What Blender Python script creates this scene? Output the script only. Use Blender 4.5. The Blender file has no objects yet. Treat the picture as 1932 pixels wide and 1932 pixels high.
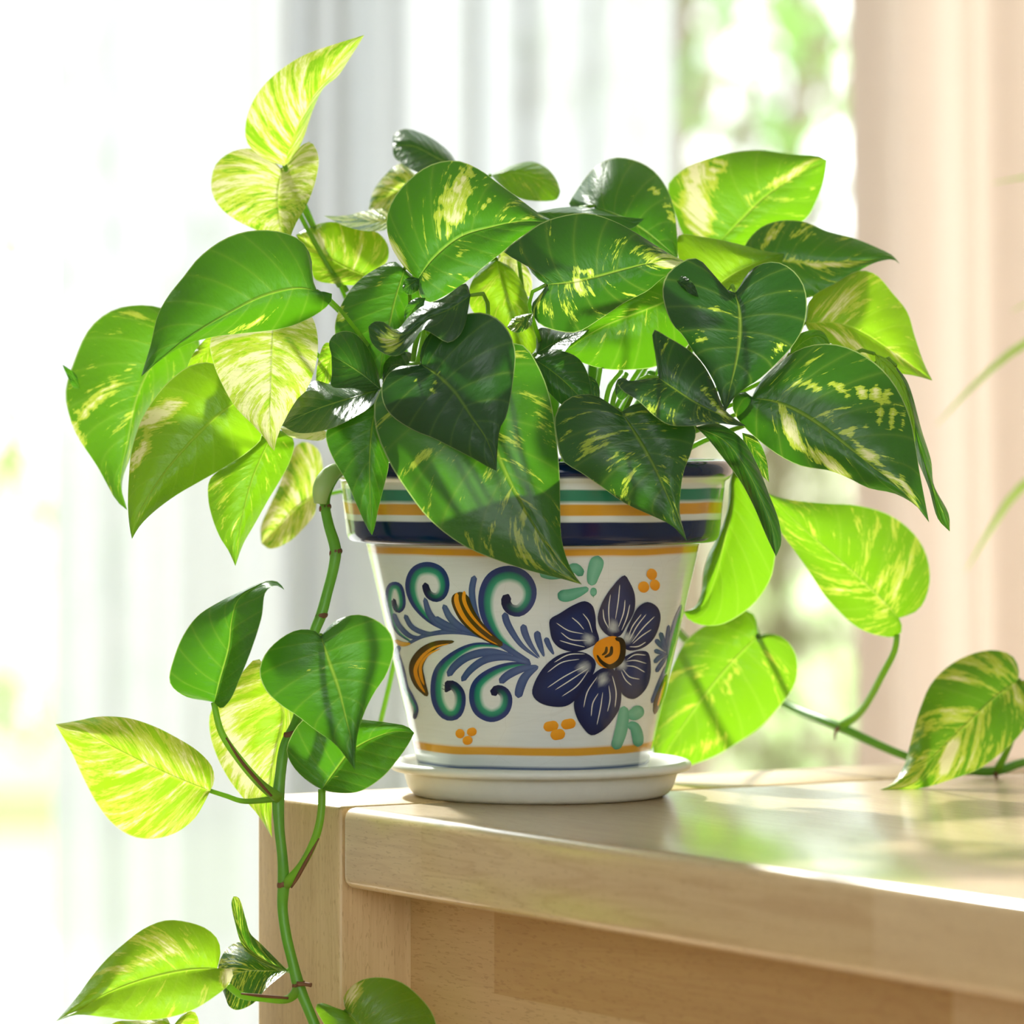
import bpy, bmesh, math, random
import numpy as np
from mathutils import Vector, Matrix

# ------------------------------------------------------------------ camera, world, sun, exposure
FPX, CX, CY = 9000.0, 966.0, 770.0        # focal length in pixels, principal column, horizon row (1932 px frame)
TOP = 0.75                                # table top height
ZC = TOP + 0.194                          # camera height
Y0 = 2.394                                # distance of the pot's axis
scene = bpy.context.scene
cam_d = bpy.data.cameras.new('camera')
cam = bpy.data.objects.new('camera', cam_d)
scene.collection.objects.link(cam)
cam.location = (0, 0, ZC)
cam.rotation_euler = (math.pi / 2, 0, 0)
cam_d.sensor_width = 36
cam_d.lens = 36 * FPX / 1932
cam_d.shift_y = -(966 - CY) / 1932
cam_d.clip_start = 0.05
cam_d.clip_end = 200
cam_d.dof.use_dof = True
cam_d.dof.focus_distance = Y0 - 0.085
cam_d.dof.aperture_fstop = 6.7
scene.camera = cam

world = bpy.data.worlds.new('sky')
scene.world = world
world.use_nodes = True
bgn = world.node_tree.nodes['Background']
bgn.inputs['Color'].default_value = (0.93, 0.97, 1.0, 1)
bgn.inputs['Strength'].default_value = 3.6

sun_d = bpy.data.lights.new('sun', 'SUN')
sun_d.energy = 7.0
sun_d.angle = math.radians(3.5)
sun_d.color = (1.0, 0.96, 0.90)
sun = bpy.data.objects.new('sun', sun_d)
scene.collection.objects.link(sun)
SUN_EL, SUN_AZ = math.radians(37), math.radians(-20)    # behind the plant, to the left
sd = Vector((math.sin(SUN_AZ) * math.cos(SUN_EL), math.cos(SUN_AZ) * math.cos(SUN_EL), math.sin(SUN_EL)))
sun.rotation_euler = sd.to_track_quat('Z', 'Y').to_euler()
sun.location = (2, 8, 7)

scene.view_settings.view_transform = 'Standard'
scene.view_settings.look = 'None'
scene.view_settings.exposure = 0.28
scene.view_settings.gamma = 1.0
scene.view_settings.use_curve_mapping = False
scene.cycles.max_bounces = 10
scene.cycles.transparent_max_bounces = 24
scene.cycles.caustics_reflective = False
scene.cycles.caustics_refractive = False
scene.cycles.sample_clamp_indirect = 6.0

# ------------------------------------------------------------------ helpers
C = scene.collection
RNG = random.Random(7)

def lin(r, g, b, a=1.0):
    f = lambda c: (c / 255 / 12.92) if c <= 10.3 else ((c / 255 + 0.055) / 1.055) ** 2.4
    return (f(r), f(g), f(b), a)

def wpt(px, py, zmm=0.0):
    """a picture point at a real distance (zmm behind the pot's axis) as a place in the room"""
    Y = Y0 + zmm / 1000.0
    return Vector(((px - CX) / FPX * Y, Y, ZC + (CY - py) / FPX * Y))

def tag(o, label=None, cat=None, group=None, kind=None):
    if label: o['label'] = label
    if cat: o['category'] = cat
    if group: o['group'] = group
    if kind: o['kind'] = kind
    return o

def empty(name, loc, rz=0.0):
    o = bpy.data.objects.new(name, None)
    C.objects.link(o)
    o.location = loc
    o.rotation_euler = (0, 0, rz)
    o.empty_display_size = 0.05
    return o

def mesh_obj(name, verts, faces, mat, parent=None, smooth=True, loc=None):
    me = bpy.data.meshes.new(name)
    me.from_pydata([tuple(v) for v in verts], [], faces)
    me.validate()
    if smooth:
        me.polygons.foreach_set('use_smooth', [True] * len(me.polygons))
    if mat: me.materials.append(mat)
    o = bpy.data.objects.new(name, me)
    C.objects.link(o)
    if parent: o.parent = parent
    if loc is not None: o.location = loc
    return o

def box_obj(name, lo, hi, mat, parent=None, bevel=0.0, seg=2, loc=None):
    bm = bmesh.new()
    bmesh.ops.create_cube(bm, size=1)
    for v in bm.verts:
        for i in range(3):
            v.co[i] = lo[i] + (v.co[i] + 0.5) * (hi[i] - lo[i])
    if bevel > 0:
        bmesh.ops.bevel(bm, geom=bm.edges[:], offset=bevel, segments=seg, profile=0.5, affect='EDGES')
    me = bpy.data.meshes.new(name)
    bm.to_mesh(me); bm.free()
    if bevel > 0:
        me.polygons.foreach_set('use_smooth', [True] * len(me.polygons))
        try: me.set_sharp_from_angle(angle=math.radians(50))
        except Exception: pass
    me.materials.append(mat)
    o = bpy.data.objects.new(name, me)
    C.objects.link(o)
    if parent: o.parent = parent
    if loc is not None: o.location = loc
    return o

def spline(pts, n, closed=False):
    """Catmull-Rom through pts (k-dim), n samples evenly by arc length"""
    P = np.array(pts, float)
    if closed:
        Q = np.vstack([P[-1], P, P[0], P[1]])
    else:
        Q = np.vstack([2 * P[0] - P[1], P, 2 * P[-1] - P[-2]])
    out = []
    for i in range(1, len(Q) - 2):
        p0, p1, p2, p3 = Q[i - 1], Q[i], Q[i + 1], Q[i + 2]
        d0 = max(np.linalg.norm(p1 - p0), 1e-6) ** .5
        d1 = max(np.linalg.norm(p2 - p1), 1e-6) ** .5
        d2 = max(np.linalg.norm(p3 - p2), 1e-6) ** .5
        m1 = d1 * ((p1 - p0) / d0 - (p2 - p0) / (d0 + d1) + (p2 - p1) / d1)
        m2 = d1 * ((p2 - p1) / d1 - (p3 - p1) / (d1 + d2) + (p3 - p2) / d2)
        for k in range(14):
            t = k / 14
            out.append((2*t**3-3*t*t+1)*p1 + (t**3-2*t*t+t)*m1 + (-2*t**3+3*t*t)*p2 + (t**3-t*t)*m2)
    out.append(Q[-2])
    out = np.array(out)
    L = np.concatenate([[0], np.cumsum(np.linalg.norm(np.diff(out, axis=0), axis=1))])
    s = np.linspace(0, L[-1], n)
    return np.stack([np.interp(s, L, out[:, j]) for j in range(out.shape[1])], axis=1)

def tube_geo(pts, radii, n=10, sides=10):
    """verts, faces of a tube through world points with radii"""
    R = [[*p, r] for p, r in zip(pts, radii)]
    S = spline(R, n)
    P = S[:, :3]; r = S[:, 3]
    T = np.gradient(P, axis=0)
    T /= np.maximum(np.linalg.norm(T, axis=1)[:, None], 1e-9)
    up = np.array([0.3, -0.9, 0.2]); up /= np.linalg.norm(up)
    verts, faces = [], []
    for i in range(n):
        a = np.cross(T[i], up); a /= max(np.linalg.norm(a), 1e-6)
        b = np.cross(a, T[i])
        for k in range(sides):
            w = 2 * math.pi * k / sides
            verts.append(P[i] + r[i] * (math.cos(w) * a + math.sin(w) * b))
    for i in range(n - 1):
        for k in range(sides):
            k2 = (k + 1) % sides
            faces.append((i*sides+k, i*sides+k2, (i+1)*sides+k2, (i+1)*sides+k))
    faces.append(tuple(range(sides))[::-1])
    faces.append(tuple((n-1)*sides + k for k in range(sides)))
    return verts, faces

# ---- node helpers
class NT:
    def __init__(s, name):
        s.m = bpy.data.materials.new(name)
        s.m.use_nodes = True
        s.t = s.m.node_tree
        s.t.nodes.clear()
        s.out = s.t.nodes.new('ShaderNodeOutputMaterial')
    def n(s, typ, **kw):
        nd = s.t.nodes.new(typ)
        for k, v in kw.items():
            if k.startswith('i_'):
                key = k[2:].replace('_', ' ')
                nd.inputs[key].default_value = v
            else:
                setattr(nd, k, v)
        return nd
    def l(s, a, b): s.t.links.new(a, b)
    def math(s, op, a, b=None, clamp=False):
        nd = s.t.nodes.new('ShaderNodeMath'); nd.operation = op; nd.use_clamp = clamp
        for i, x in enumerate((a, b)):
            if x is None: continue
            if isinstance(x, (int, float)): nd.inputs[i].default_value = x
            else: s.l(x, nd.inputs[i])
        return nd.outputs[0]
    def comb(s, x, y, z):
        nd = s.t.nodes.new('ShaderNodeCombineXYZ')
        for i, v in enumerate((x, y, z)):
            if isinstance(v, (int, float)): nd.inputs[i].default_value = v
            else: s.l(v, nd.inputs[i])
        return nd.outputs[0]
    def noise(s, vec, scale=5, detail=3, rough=0.5, dist=0.0):
        nd = s.n('ShaderNodeTexNoise')
        nd.inputs['Scale'].default_value = scale
        nd.inputs['Detail'].default_value = detail
        nd.inputs['Roughness'].default_value = rough
        nd.inputs['Distortion'].default_value = dist
        if vec is not None: s.l(vec, nd.inputs['Vector'])
        return nd.outputs['Fac']
    def ramp(s, fac, stops, interp='LINEAR'):
        nd = s.n('ShaderNodeValToRGB')
        cr = nd.color_ramp; cr.interpolation = interp
        while len(cr.elements) < len(stops): cr.elements.new(0.5)
        for e, (p, c) in zip(cr.elements, stops):
            e.position = p; e.color = c if len(c) == 4 else (*c, 1)
        if fac is not None: s.l(fac, nd.inputs['Fac'])
        return nd.outputs['Color']
    def mix(s, fac, a, b, blend='MIX'):
        nd = s.n('ShaderNodeMix', data_type='RGBA', blend_type=blend)
        for sock, x in ((nd.inputs[0], fac), (nd.inputs[6], a), (nd.inputs[7], b)):
            if isinstance(x, (int, float)): sock.default_value = x
            elif isinstance(x, tuple): sock.default_value = x if len(x) == 4 else (*x, 1)
            else: s.l(x, sock)
        return nd.outputs[2]
    def bump(s, h, strength=0.3, dist=0.001):
        nd = s.n('ShaderNodeBump')
        nd.inputs['Strength'].default_value = strength
        nd.inputs['Distance'].default_value = dist
        s.l(h, nd.inputs['Height'])
        return nd.outputs['Normal']
    def principled(s, color, rough=0.5, normal=None, **kw):
        p = s.n('ShaderNodeBsdfPrincipled')
        if isinstance(color, tuple): p.inputs['Base Color'].default_value = color if len(color) == 4 else (*color, 1)
        else: s.l(color, p.inputs['Base Color'])
        if isinstance(rough, (int, float)): p.inputs['Roughness'].default_value = rough
        else: s.l(rough, p.inputs['Roughness'])
        if normal is not None: s.l(normal, p.inputs['Normal'])
        for k, v in kw.items():
            p.inputs[k.replace('_', ' ')].default_value = v
        return p
    def done(s, shader):
        s.l(shader, s.out.inputs['Surface'])
        return s.m

# ------------------------------------------------------------------ materials
def m_plain(name, col, rough=0.6, noise_amt=0.12, nscale=40, bump=0.0, **kw):
    t = NT(name)
    tc = t.n('ShaderNodeTexCoord')
    f = t.noise(tc.outputs['Object'], nscale, 4)
    c = t.mix(f, tuple(x * (1 - noise_amt) for x in col[:3]), tuple(min(1, x * (1 + noise_amt)) for x in col[:3]))
    nrm = t.bump(f, bump, 0.002) if bump else None
    p = t.principled(c, rough, nrm, **kw)
    return t.done(p.outputs[0])

def m_wood(name, grain='x', base=(206, 168, 118), dark=(168, 124, 78), rough=0.36, staves=True, coat=0.0):
    t = NT(name)
    tc = t.n('ShaderNodeTexCoord')
    sep = t.n('ShaderNodeSeparateXYZ'); t.l(tc.outputs['Object'], sep.inputs[0])
    x, y, z = sep.outputs
    if grain == 'z': x, z = z, x
    # staves: each one its own tint and grain offset
    oi = t.n('ShaderNodeObjectInfo')
    if staves:
        row = t.math('FLOOR', t.math('MULTIPLY', t.math('ADD', y, t.math('MULTIPLY', z, 1.0)), 1 / 0.047))
        wn0 = t.n('ShaderNodeTexWhiteNoise', noise_dimensions='1D'); t.l(row, wn0.inputs['W'])
        col = t.math('FLOOR', t.math('ADD', t.math('MULTIPLY', x, 1 / 0.36), t.math('MULTIPLY', wn0.outputs['Value'], 3.7)))
        wn = t.n('ShaderNodeTexWhiteNoise', noise_dimensions='2D'); t.l(t.comb(row, col, 0), wn.inputs['Vector'])
        tint = wn.outputs['Value']
    else:
        tint = oi.outputs['Random']
    off = t.math('MULTIPLY', tint, 13.0)
    v1 = t.comb(t.math('ADD', t.math('MULTIPLY', x, 2.2), off), t.math('MULTIPLY', y, 26), t.math('ADD', t.math('MULTIPLY', z, 26), off))
    g1 = t.noise(v1, 1.6, 4, 0.55, 0.6)
    v2 = t.comb(t.math('MULTIPLY', x, 9), t.math('MULTIPLY', y, 330), t.math('MULTIPLY', z, 330))
    g2 = t.noise(v2, 1.0, 4, 0.6)
    v3 = t.comb(t.math('MULTIPLY', x, 190), t.math('MULTIPLY', y, 1100), t.math('MULTIPLY', z, 1100))
    fl = t.noise(v3, 1.0, 1, 0.4)
    flk = t.math('MULTIPLY', t.math('GREATER_THAN', fl, 0.65), 0.28)
    rings = t.math('POWER', t.math('ADD', t.math('MULTIPLY', t.math('SINE', t.math('MULTIPLY', g1, 70.0)), 0.5), 0.5), 3.0)
    c = t.mix(g1, lin(*dark), lin(*base))
    c = t.mix(t.math('MULTIPLY', rings, 0.30), c, lin(172, 128, 78))
    c = t.mix(t.math('MULTIPLY', tint, 0.6), c, lin(236, 212, 168))
    c = t.mix(t.math('MULTIPLY', g2, 0.45), c, lin(166, 124, 76))
    c = t.mix(flk, c, lin(140, 96, 54))
    h = t.math('SUBTRACT', g2, flk)
    p = t.principled(c, rough, t.bump(h, 0.12, 0.0006), Coat_Weight=coat)
    p.inputs['Coat Roughness'].default_value = 0.16
    return t.done(p.outputs[0])

def m_leaf():
    t = NT('pothos_leaf')
    at = t.n('ShaderNodeAttribute', attribute_name='leafuv'); sep = t.n('ShaderNodeSeparateXYZ'); t.l(at.outputs['Vector'], sep.inputs[0])
    u, s, _ = sep.outputs
    def prop(nm):
        a = t.n('ShaderNodeAttribute', attribute_name=nm, attribute_type='OBJECT'); return a.outputs['Fac']
    seed, var, tone = prop('seed'), prop('variegation'), prop('tone')
    bias = t.n('ShaderNodeAttribute', attribute_name='bias').outputs['Fac']
    au = t.math('ABSOLUTE', u)
    side = t.math('SIGN', u)
    sd_ = t.math('ADD', seed, t.math('MULTIPLY', side, 3.7))
    sw = t.math('SUBTRACT', s, t.math('MULTIPLY', au, 0.20))
    v = t.comb(t.math('MULTIPLY', au, 1.0), t.math('MULTIPLY', sw, 13.0), sd_)
    n1 = t.noise(v, 1.0, 8, 0.68, 0.5)
    v2 = t.comb(t.math('MULTIPLY', au, 4), t.math('MULTIPLY', sw, 62), sd_)
    n2 = t.noise(v2, 1.0, 6, 0.72)
    f = t.math('ADD', t.math('ADD', t.math('MULTIPLY', n1, 0.78), t.math('MULTIPLY', n2, 0.34)), t.math('ADD', var, bias))
    # f around .53 +var; >~.62 turns lime, >~.72 cream
    ivein = t.math('ABSOLUTE', t.math('SINE', t.math('MULTIPLY', t.math('SUBTRACT', s, t.math('MULTIPLY', au, 0.16)), 27.0)))
    vein = t.math('POWER', t.math('SUBTRACT', 1.0, ivein, True), 6.0)
    midr = t.math('SUBTRACT', 1.0, t.math('MULTIPLY', au, 28.0), True)
    gd = t.mix(tone, (0.036, 0.084, 0.040, 1), (0.035, 0.15, 0.012, 1))
    gd = t.mix(t.math('MULTIPLY', n2, 0.35), gd, (0.05, 0.16, 0.02, 1))
    td = t.ramp(tone, [(0.0, (0.022, 0.11, 0.005, 1)), (0.45, (0.085, 0.31, 0.004, 1)), (0.75, (0.21, 0.52, 0.006, 1)), (1.0, (0.42, 0.74, 0.012, 1))])
    def lev(a, b):
        mr = t.n('ShaderNodeMapRange', interpolation_type='SMOOTHSTEP'); t.l(f, mr.inputs[0])
        mr.inputs[1].default_value = a; mr.inputs[2].default_value = b
        return mr.outputs[0]
    l1, l2 = lev(0.615, 0.655), lev(0.68, 0.78)
    rc = t.mix(l1, gd, (0.25, 0.34, 0.05, 1)); rc = t.mix(l2, rc, (0.66, 0.64, 0.32, 1))
    tcx = t.mix(l1, td, (0.60, 0.75, 0.06, 1)); tcx = t.mix(l2, tcx, (0.86, 0.85, 0.46, 1))
    rc = t.mix(t.math('MULTIPLY', midr, 0.5), rc, (0.16, 0.30, 0.06, 1))
    tcx = t.mix(t.math('MULTIPLY', midr, 0.5), tcx, (0.62, 0.80, 0.10, 1))
    rc = t.mix(t.math('MULTIPLY', vein, 0.10), rc, (0.14, 0.26, 0.06, 1))
    tcx = t.mix(t.math('MULTIPLY', vein, 0.12), tcx, (0.7, 0.9, 0.12, 1))
    edge = t.math('MULTIPLY', t.math('GREATER_THAN', au, 0.985), 0.45)
    rc = t.mix(edge, rc, (0.42, 0.50, 0.24, 1)); tcx = t.mix(edge, tcx, (0.75, 0.9, 0.3, 1))
    puck = t.noise(t.comb(t.math('MULTIPLY', au, 4), t.math('MULTIPLY', s, 24), sd_), 1.0, 3, 0.5)
    h = t.math('ADD', t.math('MULTIPLY', ivein, 0.3), t.math('ADD', t.math('MULTIPLY', puck, 0.9), t.math('MULTIPLY', midr, -1.1)))
    nrm = t.bump(h, 0.45, 0.0012)
    p = t.principled(rc, 0.31, nrm, Specular_IOR_Level=0.55)
    tr = t.n('ShaderNodeBsdfTranslucent'); t.l(tcx, tr.inputs['Color']); t.l(nrm, tr.inputs['Normal'])
    mx = t.n('ShaderNodeMixShader'); mx.inputs[0].default_value = 0.5
    t.l(p.outputs[0], mx.inputs[1]); t.l(tr.outputs[0], mx.inputs[2])
    return t.done(mx.outputs[0])

def m_stem(name, a, b, trans=0.25):
    t = NT(name)
    tc = t.n('ShaderNodeTexCoord')
    f = t.noise(tc.outputs['Object'], 60, 3)
    c = t.mix(f, lin(*a), lin(*b))
    p = t.principled(c, 0.35)
    tr = t.n('ShaderNodeBsdfTranslucent'); tr.inputs['Color'].default_value = (0.35, 0.6, 0.05, 1)
    mx = t.n('ShaderNodeMixShader'); mx.inputs[0].default_value = trans
    t.l(p.outputs[0], mx.inputs[1]); t.l(tr.outputs[0], mx.inputs[2])
    return t.done(mx.outputs[0])

def m_pot(name, stops, craze=0.07):
    """glazed white ceramic with painted bands; stops = (z metres, colour) bands from the pot's foot up"""
    t = NT(name)
    tc = t.n('ShaderNodeTexCoord')
    sep = t.n('ShaderNodeSeparateXYZ'); t.l(tc.outputs['Object'], sep.inputs[0])
    wob = t.noise(tc.outputs['Object'], 18, 2)
    z = t.math('ADD', sep.outputs[2], t.math('MULTIPLY', t.math('SUBTRACT', wob, 0.5), 0.0022))
    zz = t.math('MULTIPLY', z, 1 / 0.2)
    cr = []
    for zv, c in stops: cr.append((zv / 0.2, c))
    col = t.ramp(zz, cr, 'LINEAR')
    st = t.noise(t.comb(sep.outputs[0], sep.outputs[1], t.math('MULTIPLY', sep.outputs[2], 14)), 60, 4)
    col = t.mix(t.math('MULTIPLY', t.math('SUBTRACT', st, 0.4, True), 0.35), col, (0.66, 0.66, 0.60, 1), 'MULTIPLY')
    # fine crazing of the glaze
    vo = t.n('ShaderNodeTexVoronoi', feature='DISTANCE_TO_EDGE'); vo.inputs['Scale'].default_value = 34
    t.l(tc.outputs['Object'], vo.inputs['Vector'])
    crz = t.math('MULTIPLY', t.math('LESS_THAN', vo.outputs['Distance'], 0.005), craze)
    col = t.mix(crz, col, (0.30, 0.27, 0.20, 1))
    p = t.principled(col, 0.10, t.bump(t.noise(tc.outputs['Object'], 30, 2), 0.05, 0.002), Specular_IOR_Level=0.4)
    p.inputs['Coat Roughness'].default_value = 0.03
    return t.done(p.outputs[0])

def m_paint():
    t = NT('painted_glaze')
    a = t.n('ShaderNodeAttribute', attribute_name='paint')
    tc = t.n('ShaderNodeTexCoord')
    f = t.noise(tc.outputs['Object'], 220, 4, 0.6)
    c = t.mix(t.math('MULTIPLY', t.math('SUBTRACT', f, 0.35, True), 0.5), a.outputs['Color'], (0.75, 0.76, 0.70, 1), 'SOFT_LIGHT')
    p = t.principled(c, 0.10, None, Specular_IOR_Level=0.4)
    p.inputs['Coat Roughness'].default_value = 0.03
    return t.done(p.outputs[0])

def m_cloth(name, col, transp, transl, weave=900, tcol=None):
    t = NT(name)
    tc = t.n('ShaderNodeTexCoord')
    sep = t.n('ShaderNodeSeparateXYZ'); t.l(tc.outputs['Object'], sep.inputs[0])
    wv = t.noise(t.comb(t.math('MULTIPLY', sep.outputs[0], 1.0), 0, t.math('MULTIPLY', sep.outputs[2], 0.10)), weave / 8, 3)
    wh = t.noise(t.comb(t.math('MULTIPLY', sep.outputs[0], 0.10), 0, sep.outputs[2]), weave / 8, 3)
    f = t.math('ADD', t.math('MULTIPLY', wv, 0.5), t.math('MULTIPLY', wh, 0.5))
    c = t.mix(f, tuple(x * 0.90 for x in col[:3]), tuple(min(1, x * 1.06) for x in col[:3]))
    d = t.n('ShaderNodeBsdfDiffuse'); t.l(c, d.inputs['Color'])
    tr = t.n('ShaderNodeBsdfTranslucent')
    if tcol: tr.inputs['Color'].default_value = (*tcol, 1)
    else: t.l(c, tr.inputs['Color'])
    m1 = t.n('ShaderNodeMixShader'); m1.inputs[0].default_value = transl
    t.l(d.outputs[0], m1.inputs[1]); t.l(tr.outputs[0], m1.inputs[2])
    if transp <= 0: return t.done(m1.outputs[0])
    tp = t.n('ShaderNodeBsdfTransparent')
    m2 = t.n('ShaderNodeMixShader'); m2.inputs[0].default_value = transp
    t.l(m1.outputs[0], m2.inputs[1]); t.l(tp.outputs[0], m2.inputs[2])
    return t.done(m2.outputs[0])

def m_glass():
    t = NT('window_glass')
    tp = t.n('ShaderNodeBsdfTransparent'); tp.inputs['Color'].default_value = (0.96, 0.98, 0.97, 1)
    g = t.n('ShaderNodeBsdfGlossy'); g.inputs['Roughness'].default_value = 0.02
    fr = t.n('ShaderNodeFresnel'); fr.inputs['IOR'].default_value = 1.3
    mx = t.n('ShaderNodeMixShader')
    t.l(fr.outputs[0], mx.inputs[0]); t.l(tp.outputs[0], mx.inputs[1]); t.l(g.outputs[0], mx.inputs[2])
    return t.done(mx.outputs[0])

def m_foliage(name, a, b, tcol):
    t = NT(name)
    tc = t.n('ShaderNodeTexCoord')
    f = t.noise(tc.outputs['Object'], 3.5, 3)
    c = t.mix(f, lin(*a), lin(*b))
    p = t.principled(c, 0.35)
    tr = t.n('ShaderNodeBsdfTranslucent'); tr.inputs['Color'].default_value = (*tcol, 1)
    mx = t.n('ShaderNodeMixShader'); mx.inputs[0].default_value = 0.45
    t.l(p.outputs[0], mx.inputs[1]); t.l(tr.outputs[0], mx.inputs[2])
    return t.done(mx.outputs[0])

WHITE, NAVY, YEL, GRN = (0.70, 0.74, 0.715, 1), (0.002, 0.013, 0.062, 1), (0.66, 0.33, 0.028, 1), (0.030, 0.22, 0.13, 1)
def bands(lst, soft=0.0006):
    """lst = [(z0, colour), ...] bottom up -> ramp stops with slightly soft edges"""
    out = [(0.0, lst[0][1])]
    for i in range(1, len(lst)):
        out.append((lst[i][0] - soft / 2, lst[i-1][1])); out.append((lst[i][0] + soft / 2, lst[i][1]))
    return out
M_body = m_pot('pot_body_glaze', bands([(0, WHITE), (0.0165, (0.05, 0.09, 0.2, 1)), (0.0180, WHITE), (0.0238, YEL), (0.0280, WHITE), (0.1220, YEL), (0.1258, WHITE)]))
M_rim = m_pot('pot_rim_glaze', bands([(0, NAVY), (0.1388, WHITE), (0.1418, YEL), (0.1474, WHITE), (0.1484, GRN), (0.1543, WHITE), (0.1600, NAVY)]), 0.0)
M_paint = m_paint()
M_leaf = m_leaf()
M_vine = m_stem('vine_stem', (84, 150, 44), (130, 190, 70), 0.3)
M_petiole = m_stem('petiole', (120, 176, 54), (168, 206, 92), 0.6)
M_sheath = m_plain('dry_sheath', lin(112, 74, 44), 0.7, 0.3, 200)
M_saucer = m_plain('saucer_plastic', lin(214, 216, 206), 0.42, 0.05, 160, 0.04)
M_soil = m_plain('potting_soil', lin(58, 42, 30), 0.95, 0.5, 260, 0.9)
M_top = m_wood('beech_top', 'x', (240, 218, 168), (204, 172, 120), 0.30, True, 0.8)
M_leg = m_wood('beech_leg', 'z', (228, 200, 146), (202, 170, 116), 0.4, False)
M_apron = m_wood('beech_apron', 'x', (206, 172, 112), (178, 138, 82), 0.42)
M_floor = m_wood('floor_boards', 'x', (206, 194, 176), (176, 160, 138), 0.4)
M_sheer = m_cloth('sheer_voile', (0.47, 0.49, 0.50), 0.07, 0.56)
M_linen = m_cloth('peach_linen', (0.92, 0.81, 0.73), 0.0, 0.42, 700, (0.56, 0.45, 0.37))
M_frame = m_plain('window_frame_paint', lin(236, 236, 232), 0.5, 0.04, 20)
M_glass = m_glass()
M_wall = m_plain('wall_plaster', (0.80, 0.815, 0.82, 1), 0.9, 0.03, 8)
M_bark = m_plain('garden_bark', lin(120, 106, 84), 0.9, 0.3, 14, 0.6)
M_fol1 = m_foliage('garden_foliage_bright', (86, 126, 60), (130, 160, 90), (0.22, 0.42, 0.08))
M_fol2 = m_foliage('garden_foliage_dark', (118, 112, 84), (160, 156, 116), (0.26, 0.26, 0.14))
M_fol3 = m_foliage('garden_foliage_pale', (160, 190, 120), (190, 206, 150), (0.5, 0.65, 0.3))
M_lawn = m_plain('garden_lawn', lin(150, 176, 104), 0.9, 0.3, 9)
M_terr = m_plain('terrace_stone', lin(196, 194, 188), 0.85, 0.1, 6)
M_gwall = m_plain('garden_wall_plaster', lin(228, 220, 200), 0.9, 0.06, 3)
M_blade = m_foliage('blade_leaf', (150, 200, 70), (180, 220, 100), (0.7, 0.95, 0.2))
M_terra = m_plain('terracotta', lin(176, 104, 70), 0.8, 0.15, 50)

# ------------------------------------------------------------------ the setting
fl = box_obj('floor', (-3, -2.6, -0.05), (3, 4.45, 0), M_floor)
tag(fl, kind='structure')
def struct(name, lo, hi, mat):
    return tag(box_obj(name, lo, hi, mat), kind='structure')
struct('ceiling', (-3, -2.6, 2.85), (3, 4.45, 2.95), M_wall)
struct('wall_left', (-3.1, -2.6, 0), (-3, 4.45, 2.85), M_wall)
struct('wall_right', (3, -2.6, 0), (3.1, 4.45, 2.85), M_wall)
for nm, a, b in (('wall_window_left', -3, -1.6), ('wall_window_right', 1.6, 3)):
    struct(nm, (a, 4.22, 0), (b, 4.45, 2.85), M_wall)
# the wall behind the camera has a wide opening added for front fill light
struct('wall_front', (-3, -2.7, 0), (3, -2.6, 0.9), M_wall)
struct('wall_front_left', (-3, -2.7, 0.9), (-1.5, -2.6, 2.85), M_wall)
struct('wall_front_right', (1.5, -2.7, 0.9), (3, -2.6, 2.85), M_wall)
# tall window behind the curtains: frame bars, panes and added shade bars
win = box_obj('window_1', (-1.6, 4.22, 0.0), (1.6, 4.32, 0.10), M_frame, bevel=0.006)
tag(win, kind='structure')
XS = [(-1.60, -1.50), (-0.236, -0.223), (-0.210, -0.197), (-0.184, -0.171), (-0.158, -0.145), (-0.050, -0.028), (1.50, 1.60)]  # the close-set thin bars are added, to cast a grey band on the sheer
for a, b in XS:
    box_obj('stile_or_shade_bar', (a, 4.245, 0.10), (b, 4.285, 2.75), M_frame, win, bevel=0.004)
box_obj('head_rail', (-1.6, 4.22, 2.75), (1.6, 4.32, 2.85), M_frame, win, bevel=0.006)
for (a, b) in ((-1.50, -0.236), (-0.145, -0.050), (-0.028, 1.50)):
    box_obj('pane', (a, 4.268, 0.10), (b, 4.272, 2.75), M_glass, win)

def curtain(name, x0, x1, yc, z1, fold, amp, mat, n=160, rows=24, lean=0.0, seed=1):
    r = random.Random(seed)
    ph = [r.uniform(0, 6.28) for _ in range(4)]
    verts, faces = [], []
    for j in range(rows + 1):
        zz = 0.004 + (z1 - 0.004) * j / rows
        for i in range(n + 1):
            f = i / n
            x = x0 + (x1 - x0) * f + lean * (1 - zz / z1) * (1 - f)
            w = f * (x1 - x0) / fold * 2 * math.pi
            g = 0.85 + 0.3 * (1 - zz / z1)
            y = yc + g * amp * (math.sin(w + ph[0] + 0.7 * math.sin(w * 0.37 + ph[1])) + 0.35 * math.sin(2.1 * w + ph[2]))
            x += amp * 0.35 * math.cos(w + ph[0]) * min(1, f * 8, (1 - f) * 8)
            verts.append((x, y, zz))
    for j in range(rows):
        for i in range(n):
            a = j * (n + 1) + i
            faces.append((a, a + 1, a + n + 2, a + n + 1))
    return mesh_obj(name, verts, faces, mat)
cs = curtain('sheer_curtain', -0.3987, 0.1415, 4.13, 2.72, 0.11, 0.010, M_sheer, seed=3)
tag(cs, 'white sheer curtain hanging in soft folds behind the potted plant', 'curtain')
cl = curtain('linen_curtain', 0.246, 1.15, 3.72, 2.72, 0.12, 0.024, M_linen, lean=0.030, seed=9)
tag(cl, 'peach linen curtain gathered at the right of the window', 'curtain')

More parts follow.
